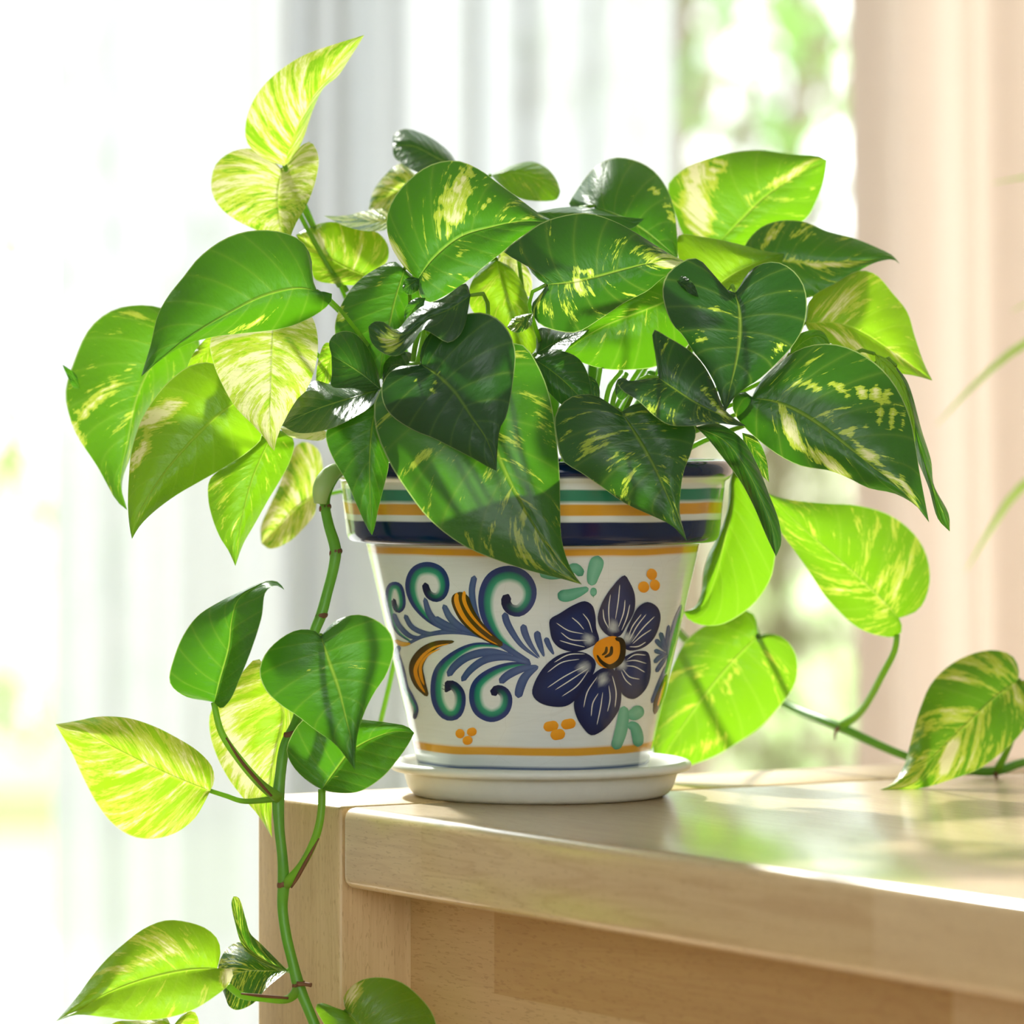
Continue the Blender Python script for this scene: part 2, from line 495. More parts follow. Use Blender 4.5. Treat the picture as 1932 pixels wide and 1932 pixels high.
# garden beyond the window
terr = mesh_obj('terrace', [(-14, 4.4, -0.12), (14, 4.4, -0.12), (14, 9.5, -0.12), (-14, 9.5, -0.12)], [(0, 1, 2, 3)], M_terr, smooth=False)
tag(terr, kind='structure')
lawn = mesh_obj('lawn', [(-14, 9.5, -0.12), (14, 9.5, -0.12), (14, 26, -0.12), (-14, 26, -0.12)], [(0, 1, 2, 3)], M_lawn, smooth=False)
tag(lawn, kind='structure')
gw = box_obj('garden_wall', (-9, 13.0, -0.12), (9, 13.25, 0.85), M_gwall, bevel=0.02)
tag(gw, 'low pale plastered garden wall seen blurred through the curtain gap', 'wall')

def garden_tree(name, label, base, trunk, blobs, mat, nleaf, lsize, seed):
    r = random.Random(seed)
    root = empty(name, base)
    v, f = tube_geo([Vector(p) for p in trunk], [0.055 - 0.03 * i / (len(trunk) - 1) for i in range(len(trunk))], 12, 8)
    mesh_obj('trunk', v, f, M_bark, root)
    V, F = [], []
    for (bx, by, bz, br) in blobs:
        for _ in range(nleaf):
            d = Vector((r.gauss(0, 1), r.gauss(0, 1), r.gauss(0, 1))).normalized() * br * r.random() ** 0.45
            c = Vector((bx, by, bz)) + d
            q = Matrix.Rotation(r.uniform(0, 6.28), 3, 'Z') @ Matrix.Rotation(r.uniform(-1.2, 1.2), 3, 'X')
            L = lsize * r.uniform(0.7, 1.3); W = L * 0.42
            k = len(V)
            for p in ((0, -L/2, 0), (W/2, -L*.1, L*.06), (0, L/2, -L*.1), (-W/2, -L*.1, L*.06), (0, -L*.1, -L*.02)):
                V.append(c + q @ Vector(p))
            F += [(k, k+1, k+4), (k+1, k+2, k+4), (k+2, k+3, k+4), (k+3, k, k+4)]
    o = mesh_obj('foliage', V, F, mat, root)
    o['kind'] = 'stuff'
    tag(root, label, 'tree', 'garden trees beyond the window')
    return root
garden_tree('garden_tree', 'slim pale trunked tree blurred in the gap beside the peach curtain', (0.30, 8.4, -0.12),
    [(0, 0, 0), (0.01, 0, 0.8), (-0.02, 0.02, 1.5), (0.05, 0, 2.4), (0.1, 0, 3.4)],
    [(0.05, 0, 1.75, 0.35), (0.35, 0.5, 2.1, 0.45), (0.0, 0.3, 2.8, 0.8)], M_fol1, 90, 0.13, 11)
garden_tree('garden_tree', 'loose leafy tree further back in the bright gap beside the peach curtain', (0.62, 10.6, -0.12),
    [(0, 0, 0), (-0.03, 0, 0.9), (0.02, 0, 1.9), (0, 0, 3.2)],
    [(-0.05, 0, 0.5, 0.5), (-0.25, 0, 0.9, 0.5), (0.1, 0, 1.2, 0.5), (-0.15, 0.2, 1.6, 0.5), (-0.2, 0.3, 2.0, 0.5), (0.2, 0, 2.6, 0.8)], M_fol2, 230, 0.13, 12)
garden_tree('garden_tree', 'bright green tree blurred at the left edge of the window', (-1.02, 8.0, -0.12),
    [(0, 0, 0), (0.03, 0, 0.9), (-0.02, 0, 1.8), (0.0, 0, 3.0)],
    [(0.15, 0, 1.35, 0.38), (0.05, 0.2, 0.70, 0.40), (0.1, 0.3, 2.5, 0.7)], M_fol1, 80, 0.13, 13)
garden_tree('garden_tree', 'low leafy bush blurred above the far end of the table', (0.62, 9.2, -0.12),
    [(0, 0, 0), (0.02, 0, 0.2), (0, 0, 0.45)], [(0.0, 0, 0.42, 0.40), (0.25, 0.2, 0.5, 0.35)], M_fol3, 60, 0.12, 14)

# ------------------------------------------------------------------ table
tx, ty = (485 - CX) / FPX * 2.392, 2.392
tab = empty('side_table', (tx, ty, 0), math.radians(-58))
tag(tab, 'pale beech wood table with thick rounded top and board legs under the pot', 'table')
box_obj('tabletop', (0.0840, 0, TOP - 0.0395), (1.30, 0.62, TOP), M_top, tab, bevel=0.0055, seg=4)
box_obj('leg', (0, 0, 0), (0.0825, 0.62, TOP), M_leg, tab, bevel=0.002, seg=2)
box_obj('leg', (1.3015, 0, 0), (1.384, 0.62, TOP), M_leg, tab, bevel=0.002, seg=2)
box_obj('apron', (0.0826, 0.0405, TOP - 0.34), (1.3014, 0.062, TOP - 0.0396), M_apron, tab)

# ------------------------------------------------------------------ saucer, pot, soil
MM = 0.266e-3
XP = (1005.5 - CX) / FPX * Y0
XS_ = (1020 - CX) / FPX * Y0
def lathe(profile, seg=160, close=True):
    verts, faces = [], []
    n = len(profile)
    for k in range(seg):
        a = 2 * math.pi * k / seg
        for (r, z) in profile:
            verts.append((r * math.cos(a), r * math.sin(a), z))
    for k in range(seg):
        k2 = (k + 1) % seg
        for i in range(n - 1):
            faces.append((k*n+i, k2*n+i, k2*n+i+1, k*n+i+1))
    return verts, faces
def smooth_profile(pts, n):
    return [tuple(p) for p in spline(pts, n)]

prof = [(0.001, 0.0), (0.060, 0.0)] + smooth_profile([(0.0610, 0.0), (0.0640, 0.0012), (0.0665, 0.0045), (0.0685, 0.0105), (0.0692, 0.0122)], 14) \
     + smooth_profile([(0.0700, 0.0125), (0.0742, 0.0130), (0.0757, 0.0148), (0.0752, 0.0166), (0.0735, 0.0176), (0.0715, 0.0174), (0.0690, 0.0150), (0.0665, 0.0090), (0.0645, 0.0050)], 26) + [(0.0630, 0.0042), (0.001, 0.0042)]
sv, sf = lathe(prof)
sa = mesh_obj('plant_saucer', sv, sf, M_saucer, loc=(XS_, Y0, TOP))
tag(sa, 'white plastic saucer with rolled lip under the painted pot', 'saucer')

RB0, RB1, ZB0, ZB1 = 0.0588, 0.0838, 0.0190, 0.1262          # body radius at two heights
def rbody(z): return RB0 + (RB1 - RB0) * (z - ZB0) / (ZB1 - ZB0)
pot = empty('flower_pot', (XP, Y0, TOP))
tag(pot, 'white glazed ceramic pot painted with blue flower, scrolls and striped rim', 'flower pot')
zb = 0.0045
prof = [(0.001, zb), (rbody(zb) - 0.003, zb), (rbody(zb) - 0.0008, zb + 0.0008), (rbody(zb + 0.003), zb + 0.003)]
prof += [(rbody(z), z) for z in np.linspace(0.010, 0.1275, 24)]
v, f = lathe(prof)
mesh_obj('body', v, f, M_body, pot)
prof = smooth_profile([(0.0836, 0.1275), (0.0880, 0.1270), (0.0918, 0.1278), (0.0934, 0.1305), (0.0940, 0.135)], 16) \
     + [(0.0948, 0.142), (0.0957, 0.150), (0.0963, 0.1555)] + smooth_profile([(0.0967, 0.1575), (0.0988, 0.1592), (0.1000, 0.1615), (0.1000, 0.1645), (0.0985, 0.1672), (0.0955, 0.1682), (0.0925, 0.1672), (0.0910, 0.164)], 22) \
     + [(0.0890, 0.150), (0.0800, 0.128), (0.0700, 0.10)]
v, f = lathe(prof)
mesh_obj('rim', v, f, M_rim, pot)
# soil
sv, sf = [], []
NR, NS = 14, 48
for i in range(NR + 1):
    for k in range(NS):
        r = 0.0850 * i / NR; a = 2 * math.pi * k / NS
        sv.append((r * math.cos(a), r * math.sin(a), 0.1445 + 0.004 * (1 - i / NR) + RNG.uniform(-0.0015, 0.0015)))
for i in range(NR):
    for k in range(NS):
        k2 = (k + 1) % NS
        sf.append((i*NS+k, i*NS+k2, (i+1)*NS+k2, (i+1)*NS+k))
so = mesh_obj('potting_soil', sv, sf, M_soil, loc=(XP, Y0, TOP))
tag(so, 'dark brown potting soil inside the painted pot', 'soil', kind='stuff')

# ---- the painted decoration: strokes of glaze lying on the pot's wall
def on_pot(px, py, off):
    dx, dz = (px - CX) / FPX, (CY - py) / FPX
    k = (RB1 - RB0) / (ZB1 - ZB0)
    r0 = RB0 + k * ((ZC - TOP) - ZB0) ; r1 = k * dz           # radius along the ray = r0 + r1*t
    A = dx*dx + 1 - r1*r1; B = -2*(dx*XP + Y0) - 2*r0*r1; Cc = XP*XP + Y0*Y0 - r0*r0
    D = B*B - 4*A*Cc
    t = (-B - math.sqrt(max(D, 0))) / (2*A)
    x, y, z = dx*t - XP, t - Y0, ZC + dz*t - TOP
    h = math.hypot(x, y)
    rr = rbody(z) + off
    return (x/h*rr, y/h*rr, z - 0.2*off)
R5 = lambda x, y: (600 + x / 2.415, 800 + y / 2.415)
def paint_mesh(name, verts, cols, faces, parent):
    o = mesh_obj(name, verts, faces, M_paint, parent)
    at = o.data.attributes.new('paint', 'FLOAT_COLOR', 'POINT')
    at.data.foreach_set('color', np.array(cols, np.float32).reshape(-1))
    return o
def mixc(a, b, t):
    t = max(0.0, min(1.0, t)); return tuple(a[i] + (b[i] - a[i]) * t for i in range(3)) + (1.0,)
def stroke_geo(pts, widths, colf, off, n=None, K=6, V=None, Cc=None, F=None):
    P5 = [R5(*p) for p in pts]
    w = widths if isinstance(widths, (list, tuple)) else [widths] * len(pts)
    n = n or max(10, 5 * len(pts))
    S = spline([[p[0], p[1], ww / 2.415] for p, ww in zip(P5, w)], n)
    V = [] if V is None else V; Cc = [] if Cc is None else Cc; F = [] if F is None else F
    base = len(V)
    P = S[:, :2]; W = S[:, 2]
    T = np.gradient(P, axis=0); T /= np.maximum(np.linalg.norm(T, axis=1)[:, None], 1e-6)
    N = np.stack([-T[:, 1], T[:, 0]], axis=1)
    L = np.concatenate([[0], np.cumsum(np.linalg.norm(np.diff(P, axis=0), axis=1))])
    for i in range(n):
        d0, d1 = L[i], L[-1] - L[i]
        cap = 1.0
        for d, r in ((d0, max(W[0] / 2, .5)), (d1, max(W[-1] / 2, .5))):
            if d < r: cap *= math.sqrt(max(0.02, 1 - (1 - d / r) ** 2))
        for k in range(K + 1):
            v = k / K
            q = P[i] + N[i] * W[i] * cap * (v - 0.5)
            V.append(on_pot(q[0], q[1], off))
            Cc.append(colf(v, i / (n - 1)))
    for i in range(n - 1):
        for k in range(K):
            a = base + i * (K + 1) + k
            F.append((a, a + 1, a + K + 2, a + K + 1))
    return V, Cc, F
LAYER = [0.00012]
def stroke(name, pts, widths, colf, parent=pot, off=None, **kw):
    if not callable(colf):
        c = colf; colf = lambda v, t: c
    LAYER[0] += 0.000004
    V, Cc, F = stroke_geo(pts, widths, colf, off or LAYER[0], **kw)
    return paint_mesh(name, V, Cc, F, parent)
BLUE, BLUEL, DKNAVY, TEAL, TEALL, BRN = lin(40, 58, 112), lin(84, 104, 146), lin(16, 22, 60), lin(34, 122, 98), lin(140, 196, 170), lin(62, 50, 18)
def scroll_col(flip=False):
    def f(v, t):
        v = 1 - v if flip else v
        if v < 0.30: c = mixc(BLUE, BLUE, 0)
        elif v < 0.44: c = mixc(BLUE, TEAL, (v - 0.30) / 0.14)
        elif v < 0.72: c = mixc(TEAL, lin(52, 150, 118), (v - 0.44) / 0.28)
        else: c = mixc(lin(70, 160, 130), WHITE, (v - 0.72) / 0.28)
        c = mixc(c, DKNAVY, (t - 0.80) / 0.15)
        return c
    return f
def bl(v, t):
    e = abs(v - 0.5) * 2
    return mixc(mixc(BLUEL, BLUE, e * 0.6), BLUE, t * 0.4)
# scrolls, outer side first
SC = [
 ([(965,1092),(900,1042),(820,965),(772,860),(772,770),(805,708),(868,685),(930,705),(962,757),(952,815),(915,850),(875,842),(856,808),(868,775)], [16,26,46,64,72,74,74,70,64,58,52,46,42,40], True),
 ([(660,952),(560,925),(490,872),(440,800),(428,728),(452,675),(503,660),(552,680),(572,728),(562,775),(538,790),(508,778),(492,745),(488,722)], [8,16,32,46,56,58,60,56,52,46,40,34,30,26], True),
 ([(425,992),(365,945),(335,865),(325,790),(338,742),(363,742),(380,785),(380,832),(366,848),(350,825),(344,795)], [8,18,28,34,38,38,34,32,26,22,20], True),
 ([(880,1018),(720,1010),(628,1055),(562,1122),(545,1200),(556,1275),(590,1320),(625,1318),(645,1280),(645,1228),(622,1195),(598,1188),(585,1205),(585,1222)], [10,26,44,56,60,60,56,54,50,46,40,40,44,40], False),
 ([(968,1098),(890,1100),(795,1135),(732,1190),(722,1250),(742,1302),(792,1326),(842,1302),(858,1252),(846,1222),(820,1210),(804,1218),(812,1238)], [10,30,48,58,62,62,60,58,52,46,40,38,34], False),
 ([(360,1035),(382,1120),(398,1200),(425,1250),(446,1300),(440,1345)], [16,26,30,28,24,14], True),
]
for pts, w, fl_ in SC:
    stroke('painted_scroll', pts, [x * 1.07 for x in w], scroll_col(not fl_), n=64, K=10)
BS = [
 ([(1005,1068),(930,1010),(880,940),(858,895),(850,858)], [6,18,26,28,26]),
 ([(1010,1064),(968,1005),(942,950),(934,912)], [6,20,28,26]),
 ([(1030,1060),(1012,1010),(1000,965),(1000,942)], [8,24,28,24]),
 ([(1074,1050),(1055,1015),(1042,985),(1038,972)], [8,20,22,20]),
 ([(1004,1104),(945,1150),(920,1205),(912,1248)], [12,34,36,30]),
 ([(1002,1102),(920,1118),(860,1148),(828,1180)], [10,30,32,26]),
 ([(400,1008),(480,966),(600,946),(720,958),(820,998),(905,1050),(970,1095)], [10,16,20,20,22,24,26]),
 ([(885,1052),(780,1038),(680,1062),(620,1108),(592,1150)], [10,30,32,30,24]),
 ([(955,1086),(850,1062),(760,1075),(695,1120),(655,1172)], [12,26,30,28,22]),
 ([(345,862),(372,920),(425,968),(470,972)], [18,20,18,8]),
 ([(396,868),(430,925),(500,955),(560,948)], [18,20,18,8]),
 ([(486,790),(512,870),(570,925),(660,948)], [16,26,24,8]),
 ([(530,880),(580,910),(680,945)], [22,24,8]),
 ([(572,822),(605,885),(660,930),(730,958)], [20,28,24,8]),
 ([(714,690),(702,760),(716,850),(740,905)], [24,26,22,12]),
 ([(372,1010),(360,1040),(365,1080)], [20,22,16]),
 ([(1592,1035),(1590,980),(1597,915)], [6,16,12]), ([(1588,1035),(1570,985),(1558,948)], [6,20,18]), ([(1585,1038),(1552,1000),(1536,980)], [6,20,18]),
 ([(1585,1046),(1550,1038),(1530,1030)], [6,18,18]), ([(1588,1050),(1556,1062),(1530,1088)], [6,18,16]), ([(1590,1056),(1565,1090),(1538,1130)], [6,18,16]), ([(1585,1100),(1555,1180),(1518,1272)], [8,18,14]),
 ([(1655,822),(1630,905),(1612,985),(1592,1060)], [8,26,28,18]),
]
for pts, w in BS:
    stroke('painted_stroke', pts, [x * 1.15 for x in w], bl, K=5)
stroke('painted_stroke', [(1652,860),(1625,950),(1605,1040),(1580,1140)], [6,14,16,8], TEAL, K=4)
# feathers: brown brush stroke with yellow inside
def feather(out, ow, inner):
    o = stroke('painted_feather', out, ow, lambda v, t: mixc(BRN, lin(120, 92, 30), 0.25 * math.sin(v * 3.1)), n=40, K=6)
    for pts, w in inner:
        stroke('feather_fill', pts, w, lambda v, t: mixc(lin(236, 160, 40), lin(214, 138, 18), t), parent=o, n=30, K=4)
feather([(650,765),(650,800),(678,868),(728,928),(790,978),(842,1008)], [88,86,80,64,42,22],
        [([(634,768),(632,805),(660,872),(712,934),(775,982),(820,1005)], [16,22,20,15,8,4]), ([(668,760),(666,800),(690,856),(736,914),(795,966)], [14,17,14,10,4])])
feather([(622,990),(540,1005),(480,1045),(448,1105),(462,1172),(500,1240)], [10,34,54,64,58,16],
        [([(600,1000),(530,1018),(474,1062),(446,1120),(462,1180),(490,1225)], [4,10,15,18,16,6]), ([(560,1022),(505,1050),(470,1100),(472,1150),(486,1190)], [4,10,14,15,5])])
stroke('painted_feather', [(352,985),(385,1002),(424,1000)], [14,22,8], lin(214, 160, 40), K=4)
stroke('painted_feather', [(1588,1140),(1565,1210),(1545,1270),(1532,1322)], [10,30,34,12], BRN, K=5)
stroke('painted_feather', [(1580,1170),(1562,1230),(1545,1285)], [4,12,8], lin(216, 150, 30), K=4)
# teal brush leaves
def teal(v, t): return mixc(mixc(lin(112, 182, 154), lin(78, 156, 124), abs(v - .5) * 1.6), TEAL, (t - .8) / .2 * .7)
for pts, w in [([(1245,735),(1252,690),(1268,635),(1276,600)], [36,56,66,44]), ([(1232,748),(1180,768),(1125,782),(1092,772)], [20,46,56,44]),
               ([(1010,680),(1060,690),(1120,680),(1170,655),(1205,690)], [30,36,40,44,40]), ([(1240,772),(1255,768),(1268,772)], [36,48,36]),
               ([(1405,1322),(1440,1320),(1478,1292)], [30,60,54]), ([(1392,1285),(1390,1330),(1378,1400),(1352,1482)], [36,50,56,46]),
               ([(1408,1368),(1440,1380),(1455,1425),(1456,1470)], [30,46,52,42])]:
    stroke('painted_leaf', pts, w, teal, n=24, K=6)
# yellow dots in threes
for (x, y, a, b) in [(1519,684,46,54),(1482,742,50,52),(1533,733,44,54),(1061,1376,68,46),(1140,1366,66,46),(1092,1414,66,48),(649,1410,40,44),(702,1402,44,38),(683,1441,44,40)]:
    pts = [(x - a / 2, y + 6), (x, y), (x + a / 2, y - 6)]
    stroke('painted_dot', pts, [b, b, b], lambda v, t: mixc(lin(238, 164, 44), lin(222, 142, 24), v), n=14, K=6)
# the blue flower
flower_pts = [(1292,978),(1345,965),(1380,985),(1392,1040),(1372,1090),(1322,1112),(1278,1098),(1250,1042),(1262,1000)]
def blob_geo(outline, c, rings, colf, off, n=48):
    P = spline([R5(*p) for p in outline], n + 1, closed=True)[:n]
    c = np.array(R5(*c))
    V, Cc, F = [on_pot(c[0], c[1], off)], [colf(0, c)], []
    for k in rings:
        for p in P:
            q = c + (p - c) * k
            V.append(on_pot(q[0], q[1], off)); Cc.append(colf(k, q))
    for i in range(n):
        F.append((0, 1 + (i + 1) % n, 1 + i))
    for r in range(len(rings) - 1):
        for i in range(n):
            a, b = 1 + r * n + i, 1 + r * n + (i + 1) % n
            F.append((a, b, b + n, a + n))
    return V, Cc, F
V, Cc, F = blob_geo(flower_pts, (1320, 1040), [.3, .6, .85, 1], lambda k, q: mixc(lin(232, 150, 28), lin(214, 132, 16), k * .5), 0.00062)
flower = paint_mesh('painted_flower', V, Cc, F, pot)
stroke('flower_shading', [(1350,975),(1378,985),(1386,1030),(1372,1078),(1328,1104),(1288,1082),(1268,1050)], [14,24,26,26,22,16,8], lin(44, 32, 8), parent=flower, off=0.00068, n=40)
stroke('flower_shading', [(1335,1010),(1330,1045),(1302,1062)], [12,16,8], lin(60, 44, 12), parent=flower, off=0.00068)
stroke('flower_shading', [(1312,1012),(1308,1038),(1290,1052)], [10,14,6], lin(80, 58, 16), parent=flower, off=0.00068)
CEN = np.array(R5(1320, 1040))
PETALS = [
 ([(1395,688),(1335,745),(1285,830),(1273,890),(1290,935),(1330,968),(1372,965),(1405,915),(1438,850),(1440,775),(1415,715)], (1360, 830),
  [[(1296,842),(1302,890),(1322,930)],[(1330,775),(1322,840),(1326,925)],[(1372,730),(1366,800),(1352,890)],[(1396,800),(1390,855),(1366,925)],[(1418,820),(1404,880),(1380,940)]]),
 ([(1498,810),(1540,830),(1557,870),(1548,930),(1520,985),(1470,1022),(1410,1030),(1388,1008),(1400,950),(1425,890),(1455,835)], (1475, 920),
  [[(1470,865),(1430,920),(1412,965)],[(1492,865),(1450,920),(1415,985)],[(1530,875),(1480,925),(1425,995)],[(1515,935),(1470,965),(1430,1000)],[(1490,992),(1455,1012),(1415,1014)]]),
 ([(1500,1040),(1513,1110),(1503,1180),(1475,1225),(1435,1252),(1395,1240),(1368,1200),(1348,1130),(1370,1080),(1420,1045),(1465,1032)], (1430, 1140),
  [[(1490,1052),(1440,1050),(1405,1072)],[(1492,1090),(1440,1076),(1400,1080)],[(1485,1130),(1440,1105),(1400,1100)],[(1462,1162),(1415,1150),(1385,1115)],[(1425,1190),(1398,1165),(1378,1125)]]),
 ([(1242,1417),(1200,1375),(1172,1320),(1165,1265),(1190,1210),(1240,1150),(1290,1112),(1335,1108),(1362,1150),(1378,1210),(1372,1290),(1330,1360),(1280,1405)], (1275, 1260),
  [[(1208,1290),(1225,1220),(1270,1150)],[(1242,1330),(1250,1270),(1275,1225)],[(1268,1370),(1285,1290),(1295,1220)],[(1316,1310),(1328,1250),(1322,1190)],[(1350,1290),(1355,1220),(1338,1145)]]),
 ([(976,1228),(985,1180),(1030,1105),(1090,1055),(1160,1035),(1225,1045),(1262,1080),(1262,1110),(1235,1170),(1190,1235),(1135,1282),(1060,1285),(1000,1262)], (1120, 1160),
  [[(1075,1085),(1140,1050),(1215,1046)],[(1045,1130),(1110,1085),(1190,1070)],[(1045,1200),(1120,1150),(1215,1100)],[(1080,1210),(1150,1165),(1230,1112)],[(1110,1240),(1180,1190),(1232,1120)]]),
 ([(1056,890),(1100,862),(1160,825),(1215,806),(1248,825),(1262,870),(1266,930),(1278,985),(1240,1015),(1170,1036),(1105,1022),(1068,985),(1056,935)], (1160, 930),
  [[(1085,905),(1140,940),(1210,955)],[(1105,948),(1150,980),(1230,985)],[(1100,985),(1150,1000),(1215,1015)],[(1155,880),(1185,905),(1210,935)],[(1205,862),(1230,895),(1248,950)]]),
]
for outl, c, lines in PETALS:
    cc = np.array(R5(*c)); ax = (CEN - cc); ax = ax / np.linalg.norm(ax); inner = cc + ax * np.linalg.norm(CEN - cc) * 0.45
    def pc(k, q):
        d = np.linalg.norm(q - inner) / 10.0
        base = mixc(lin(38, 54, 106), DKNAVY, 0.25 + 0.9 * max(0.0, k - 0.3))
        return mixc(lin(190, 196, 196), base, d - 0.25) if d < 1.25 else base
    V, Cc, F = blob_geo(outl, c, [.2, .4, .6, .75, .88, 1], pc, 0.00050)
    for ln in lines:
        stroke_geo(ln, [3, 5, 2.5], lambda v, t: (0.66, 0.67, 0.62, 1), 0.00056, n=14, K=1, V=V, Cc=Cc, F=F)
    paint_mesh('petal', V, Cc, F, flower)

# ------------------------------------------------------------------ the pothos plant
REG = {'F': (0, 0, 1.0), '1': (100, 40, .36232), '2': (600, 200, .36232), '3': (1150, 240, .36232), '4': (100, 500, .36232),
       '6': (80, 1060, .37267), '7': (80, 1500, .41408), '8': (1200, 850, .37888)}
def rp(reg, p):
    x, y, k = REG[reg]; return (x + p[0] * k, y + p[1] * k)
PO = Vector((XP, Y0, TOP + 0.145))
plant = empty('pothos_plant', PO)
tag(plant, 'variegated green and yellow trailing pothos growing in the painted pot', 'plant')
# leaf margins in one mesh with the blade; u = -1..1 across, s = 0..1 from the stalk to the tip
def leaf(reg, mid, A, B, z, za=0, zb=0, var=0.0, tone=0.5, patch=(), arch=0, stalk=True, parent=None, n=30, m=8, puff=1.0, name='leaf'):
    parent = parent or plant
    M = spline([rp(reg, p) for p in mid], 120)
    ea = spline([rp(reg, p) for p in [mid[0]] + list(A) + [mid[-1]]], n + 1)
    eb = spline([rp(reg, p) for p in [mid[0]] + list(B) + [mid[-1]]], n + 1)
    seed = len([o for o in C.objects if o.name.startswith('leaf')]) * 1.37 + 0.5
    rr = random.Random(int(seed * 100))
    ph = rr.uniform(0, 6.28)
    verts, uv, bias = [], [], []
    pat = [(*rp(reg, (p[0], p[1])), p[2] * REG[reg][2], p[3] * REG[reg][2], math.radians(p[4]), p[5]) for p in patch]
    for i in range(n + 1):
        s = i / n
        sm = s ** 1.45
        mp = M[min(119, int(round(sm * 119)))] if sm in (0, 1) else np.array([np.interp(sm * 119, range(120), M[:, k]) for k in (0, 1)])
        zm = z[0] + (z[1] - z[0]) * sm + arch * math.sin(math.pi * sm)
        w = math.sin(math.pi * min(1, s * 0.94 + 0.06)) ** 0.7
        for k in range(-m, m + 1):
            u = k / m; au = abs(u)
            e = ea[i] if k < 0 else eb[i]
            ez = za if k < 0 else zb
            q = mp + (e - mp) * au
            zz = zm + ez * w * au ** 1.35 - puff * 3.0 * w * math.sin(math.pi * au)
            zz += 1.6 * w * au * au * math.sin(s * 13 + ph + (2 if k < 0 else 0))
            p = wpt(q[0], q[1], zz)
            verts.append(p - PO)
            uv.append((u, s, 0))
            b = 0
            for (px, py, rx, ry, an, st) in pat:
                dx, dy = q[0] - px, q[1] - py
                ax = dx * math.cos(an) + dy * math.sin(an); ay = -dx * math.sin(an) + dy * math.cos(an)
                d = (ax / rx) ** 2 + (ay / ry) ** 2
                b += st * math.exp(-d ** 1.5)
            bias.append(b)
    W = 2 * m + 1
    faces = [(i*W+k, i*W+k+1, (i+1)*W+k+1, (i+1)*W+k) for i in range(n) for k in range(W - 1)]
    me = bpy.data.meshes.new(name)
    me.from_pydata([tuple(v) for v in verts], [], faces)
    me.attributes.new('leafuv', 'FLOAT_VECTOR', 'POINT').data.foreach_set('vector', np.array(uv, np.float32).reshape(-1))
    me.attributes.new('bias', 'FLOAT', 'POINT').data.foreach_set('value', np.array(bias, np.float32))
    me.polygons.foreach_set('use_smooth', [True] * len(me.polygons))
    me.materials.append(M_leaf)
    o = bpy.data.objects.new(name, me)
    C.objects.link(o); o.parent = parent
    o['seed'] = seed; o['variegation'] = float(var); o['tone'] = float(tone)
    if stalk:
        b = wpt(*rp(reg, mid[0]), z[0])
        nx = wpt(*rp(reg, mid[1]), z[0] + (z[1] - z[0]) * .15)
        d = (b - nx).normalized()
        soil = Vector((XP + max(-.06, min(.06, (b.x - XP) * .4)) + rr.uniform(-.008, .008), Y0 + max(-.05, min(.05, (b.y - Y0) * .4)), TOP + .146))
        p1 = b + d * 0.008 + Vector((0, 0.008, -0.004))
        p2 = (b + soil) / 2 + Vector((0, 0.015, 0.012))
        v, f = tube_geo([b, p1, p2, soil + Vector((0, 0, .02)), soil], [.0009, .0010, .0012, .0015, .0017], 16, 8)
        mesh_obj('petiole', [Vector(x) - PO for x in v], f, M_petiole, o)
    return o

# ---- crown, from the back to the front (z in mm behind the pot's axis)
# back row
leaf('2', [(740,330),(620,270),(500,210),(388,205)], [(680,235),(560,150),(450,120),(395,150)], [(640,390),(540,355),(450,310),(395,262)], (40,55), za=22, zb=-18, var=-.08, tone=.1, puff=.4)
leaf('2', [(560,420),(470,420),(360,470),(262,540)], [(500,350),(430,300),(340,370),(285,450)], [(470,520),(400,540),(320,550)], (40,50), za=12, zb=-10, var=.12, tone=.5)
leaf('2', [(900,360),(1000,345),(1120,370),(1262,445)], [(930,345),(1020,305),(1120,290),(1200,330),(1245,390)], [(960,420),(1050,480),(1160,496),(1245,485)], (40,45), za=18, zb=-14, var=-.02, tone=.8, puff=.4)
leaf('2', [(420,600),(300,600),(150,585),(30,572)], [(360,540),(260,545),(140,570)], [(370,640),(260,652),(140,625),(70,592)], (20,10), za=25, zb=-22, var=.10, tone=.3, puff=.4)
leaf('1', [(1640,1330),(1500,1270),(1380,1195),(1265,1112)], [(1740,1250),(1745,1170),(1690,1100),(1580,1075),(1460,1045),(1360,1062)], [(1600,1370),(1470,1368),(1365,1345),(1340,1270),(1300,1190)], (0,10), za=14, zb=-8, var=.04, tone=.95, patch=[(1420,1150,110,50,20,.12)])
leaf('3', [(570,600),(680,490),(800,370),(930,280),(1050,210),(1133,172)], [(480,640),(390,570),(340,450),(303,302),(400,210),(550,152),(680,126),(800,120),(900,135),(1000,145),(1085,148)], [(650,640),(800,580),(960,520),(1030,470),(1080,380),(1112,290),(1126,225)], (40,55), za=12, zb=8, var=-.03, tone=.75, patch=[(455,360,75,260,-8,.30),(570,210,30,60,15,.2),(940,250,190,26,-33,.22),(760,370,120,24,-50,.12),(1050,330,60,20,-50,.12)])
leaf('3', [(760,690),(900,700),(1050,708),(1200,702),(1350,692),(1460,680),(1512,712)], [(700,640),(770,535),(870,490),(1000,490),(1130,540),(1280,580),(1400,630),(1475,668)], [(780,780),(880,870),(1010,892),(1110,862),(1210,812),(1310,742),(1400,700),(1480,690)], (10,10), za=16, zb=-6, var=-.02, tone=.4, patch=[(1120,712,230,18,0,.22),(880,540,110,22,-40,.16),(1000,550,100,24,-20,.10)])
leaf('3', [(530,850),(640,770),(760,710),(912,660)], [(410,800),(356,670),(360,562),(480,570),(640,600),(800,643)], [(640,870),(760,810),(880,745)], (-15,-5), za=10, zb=-4, var=-.07, tone=.95)
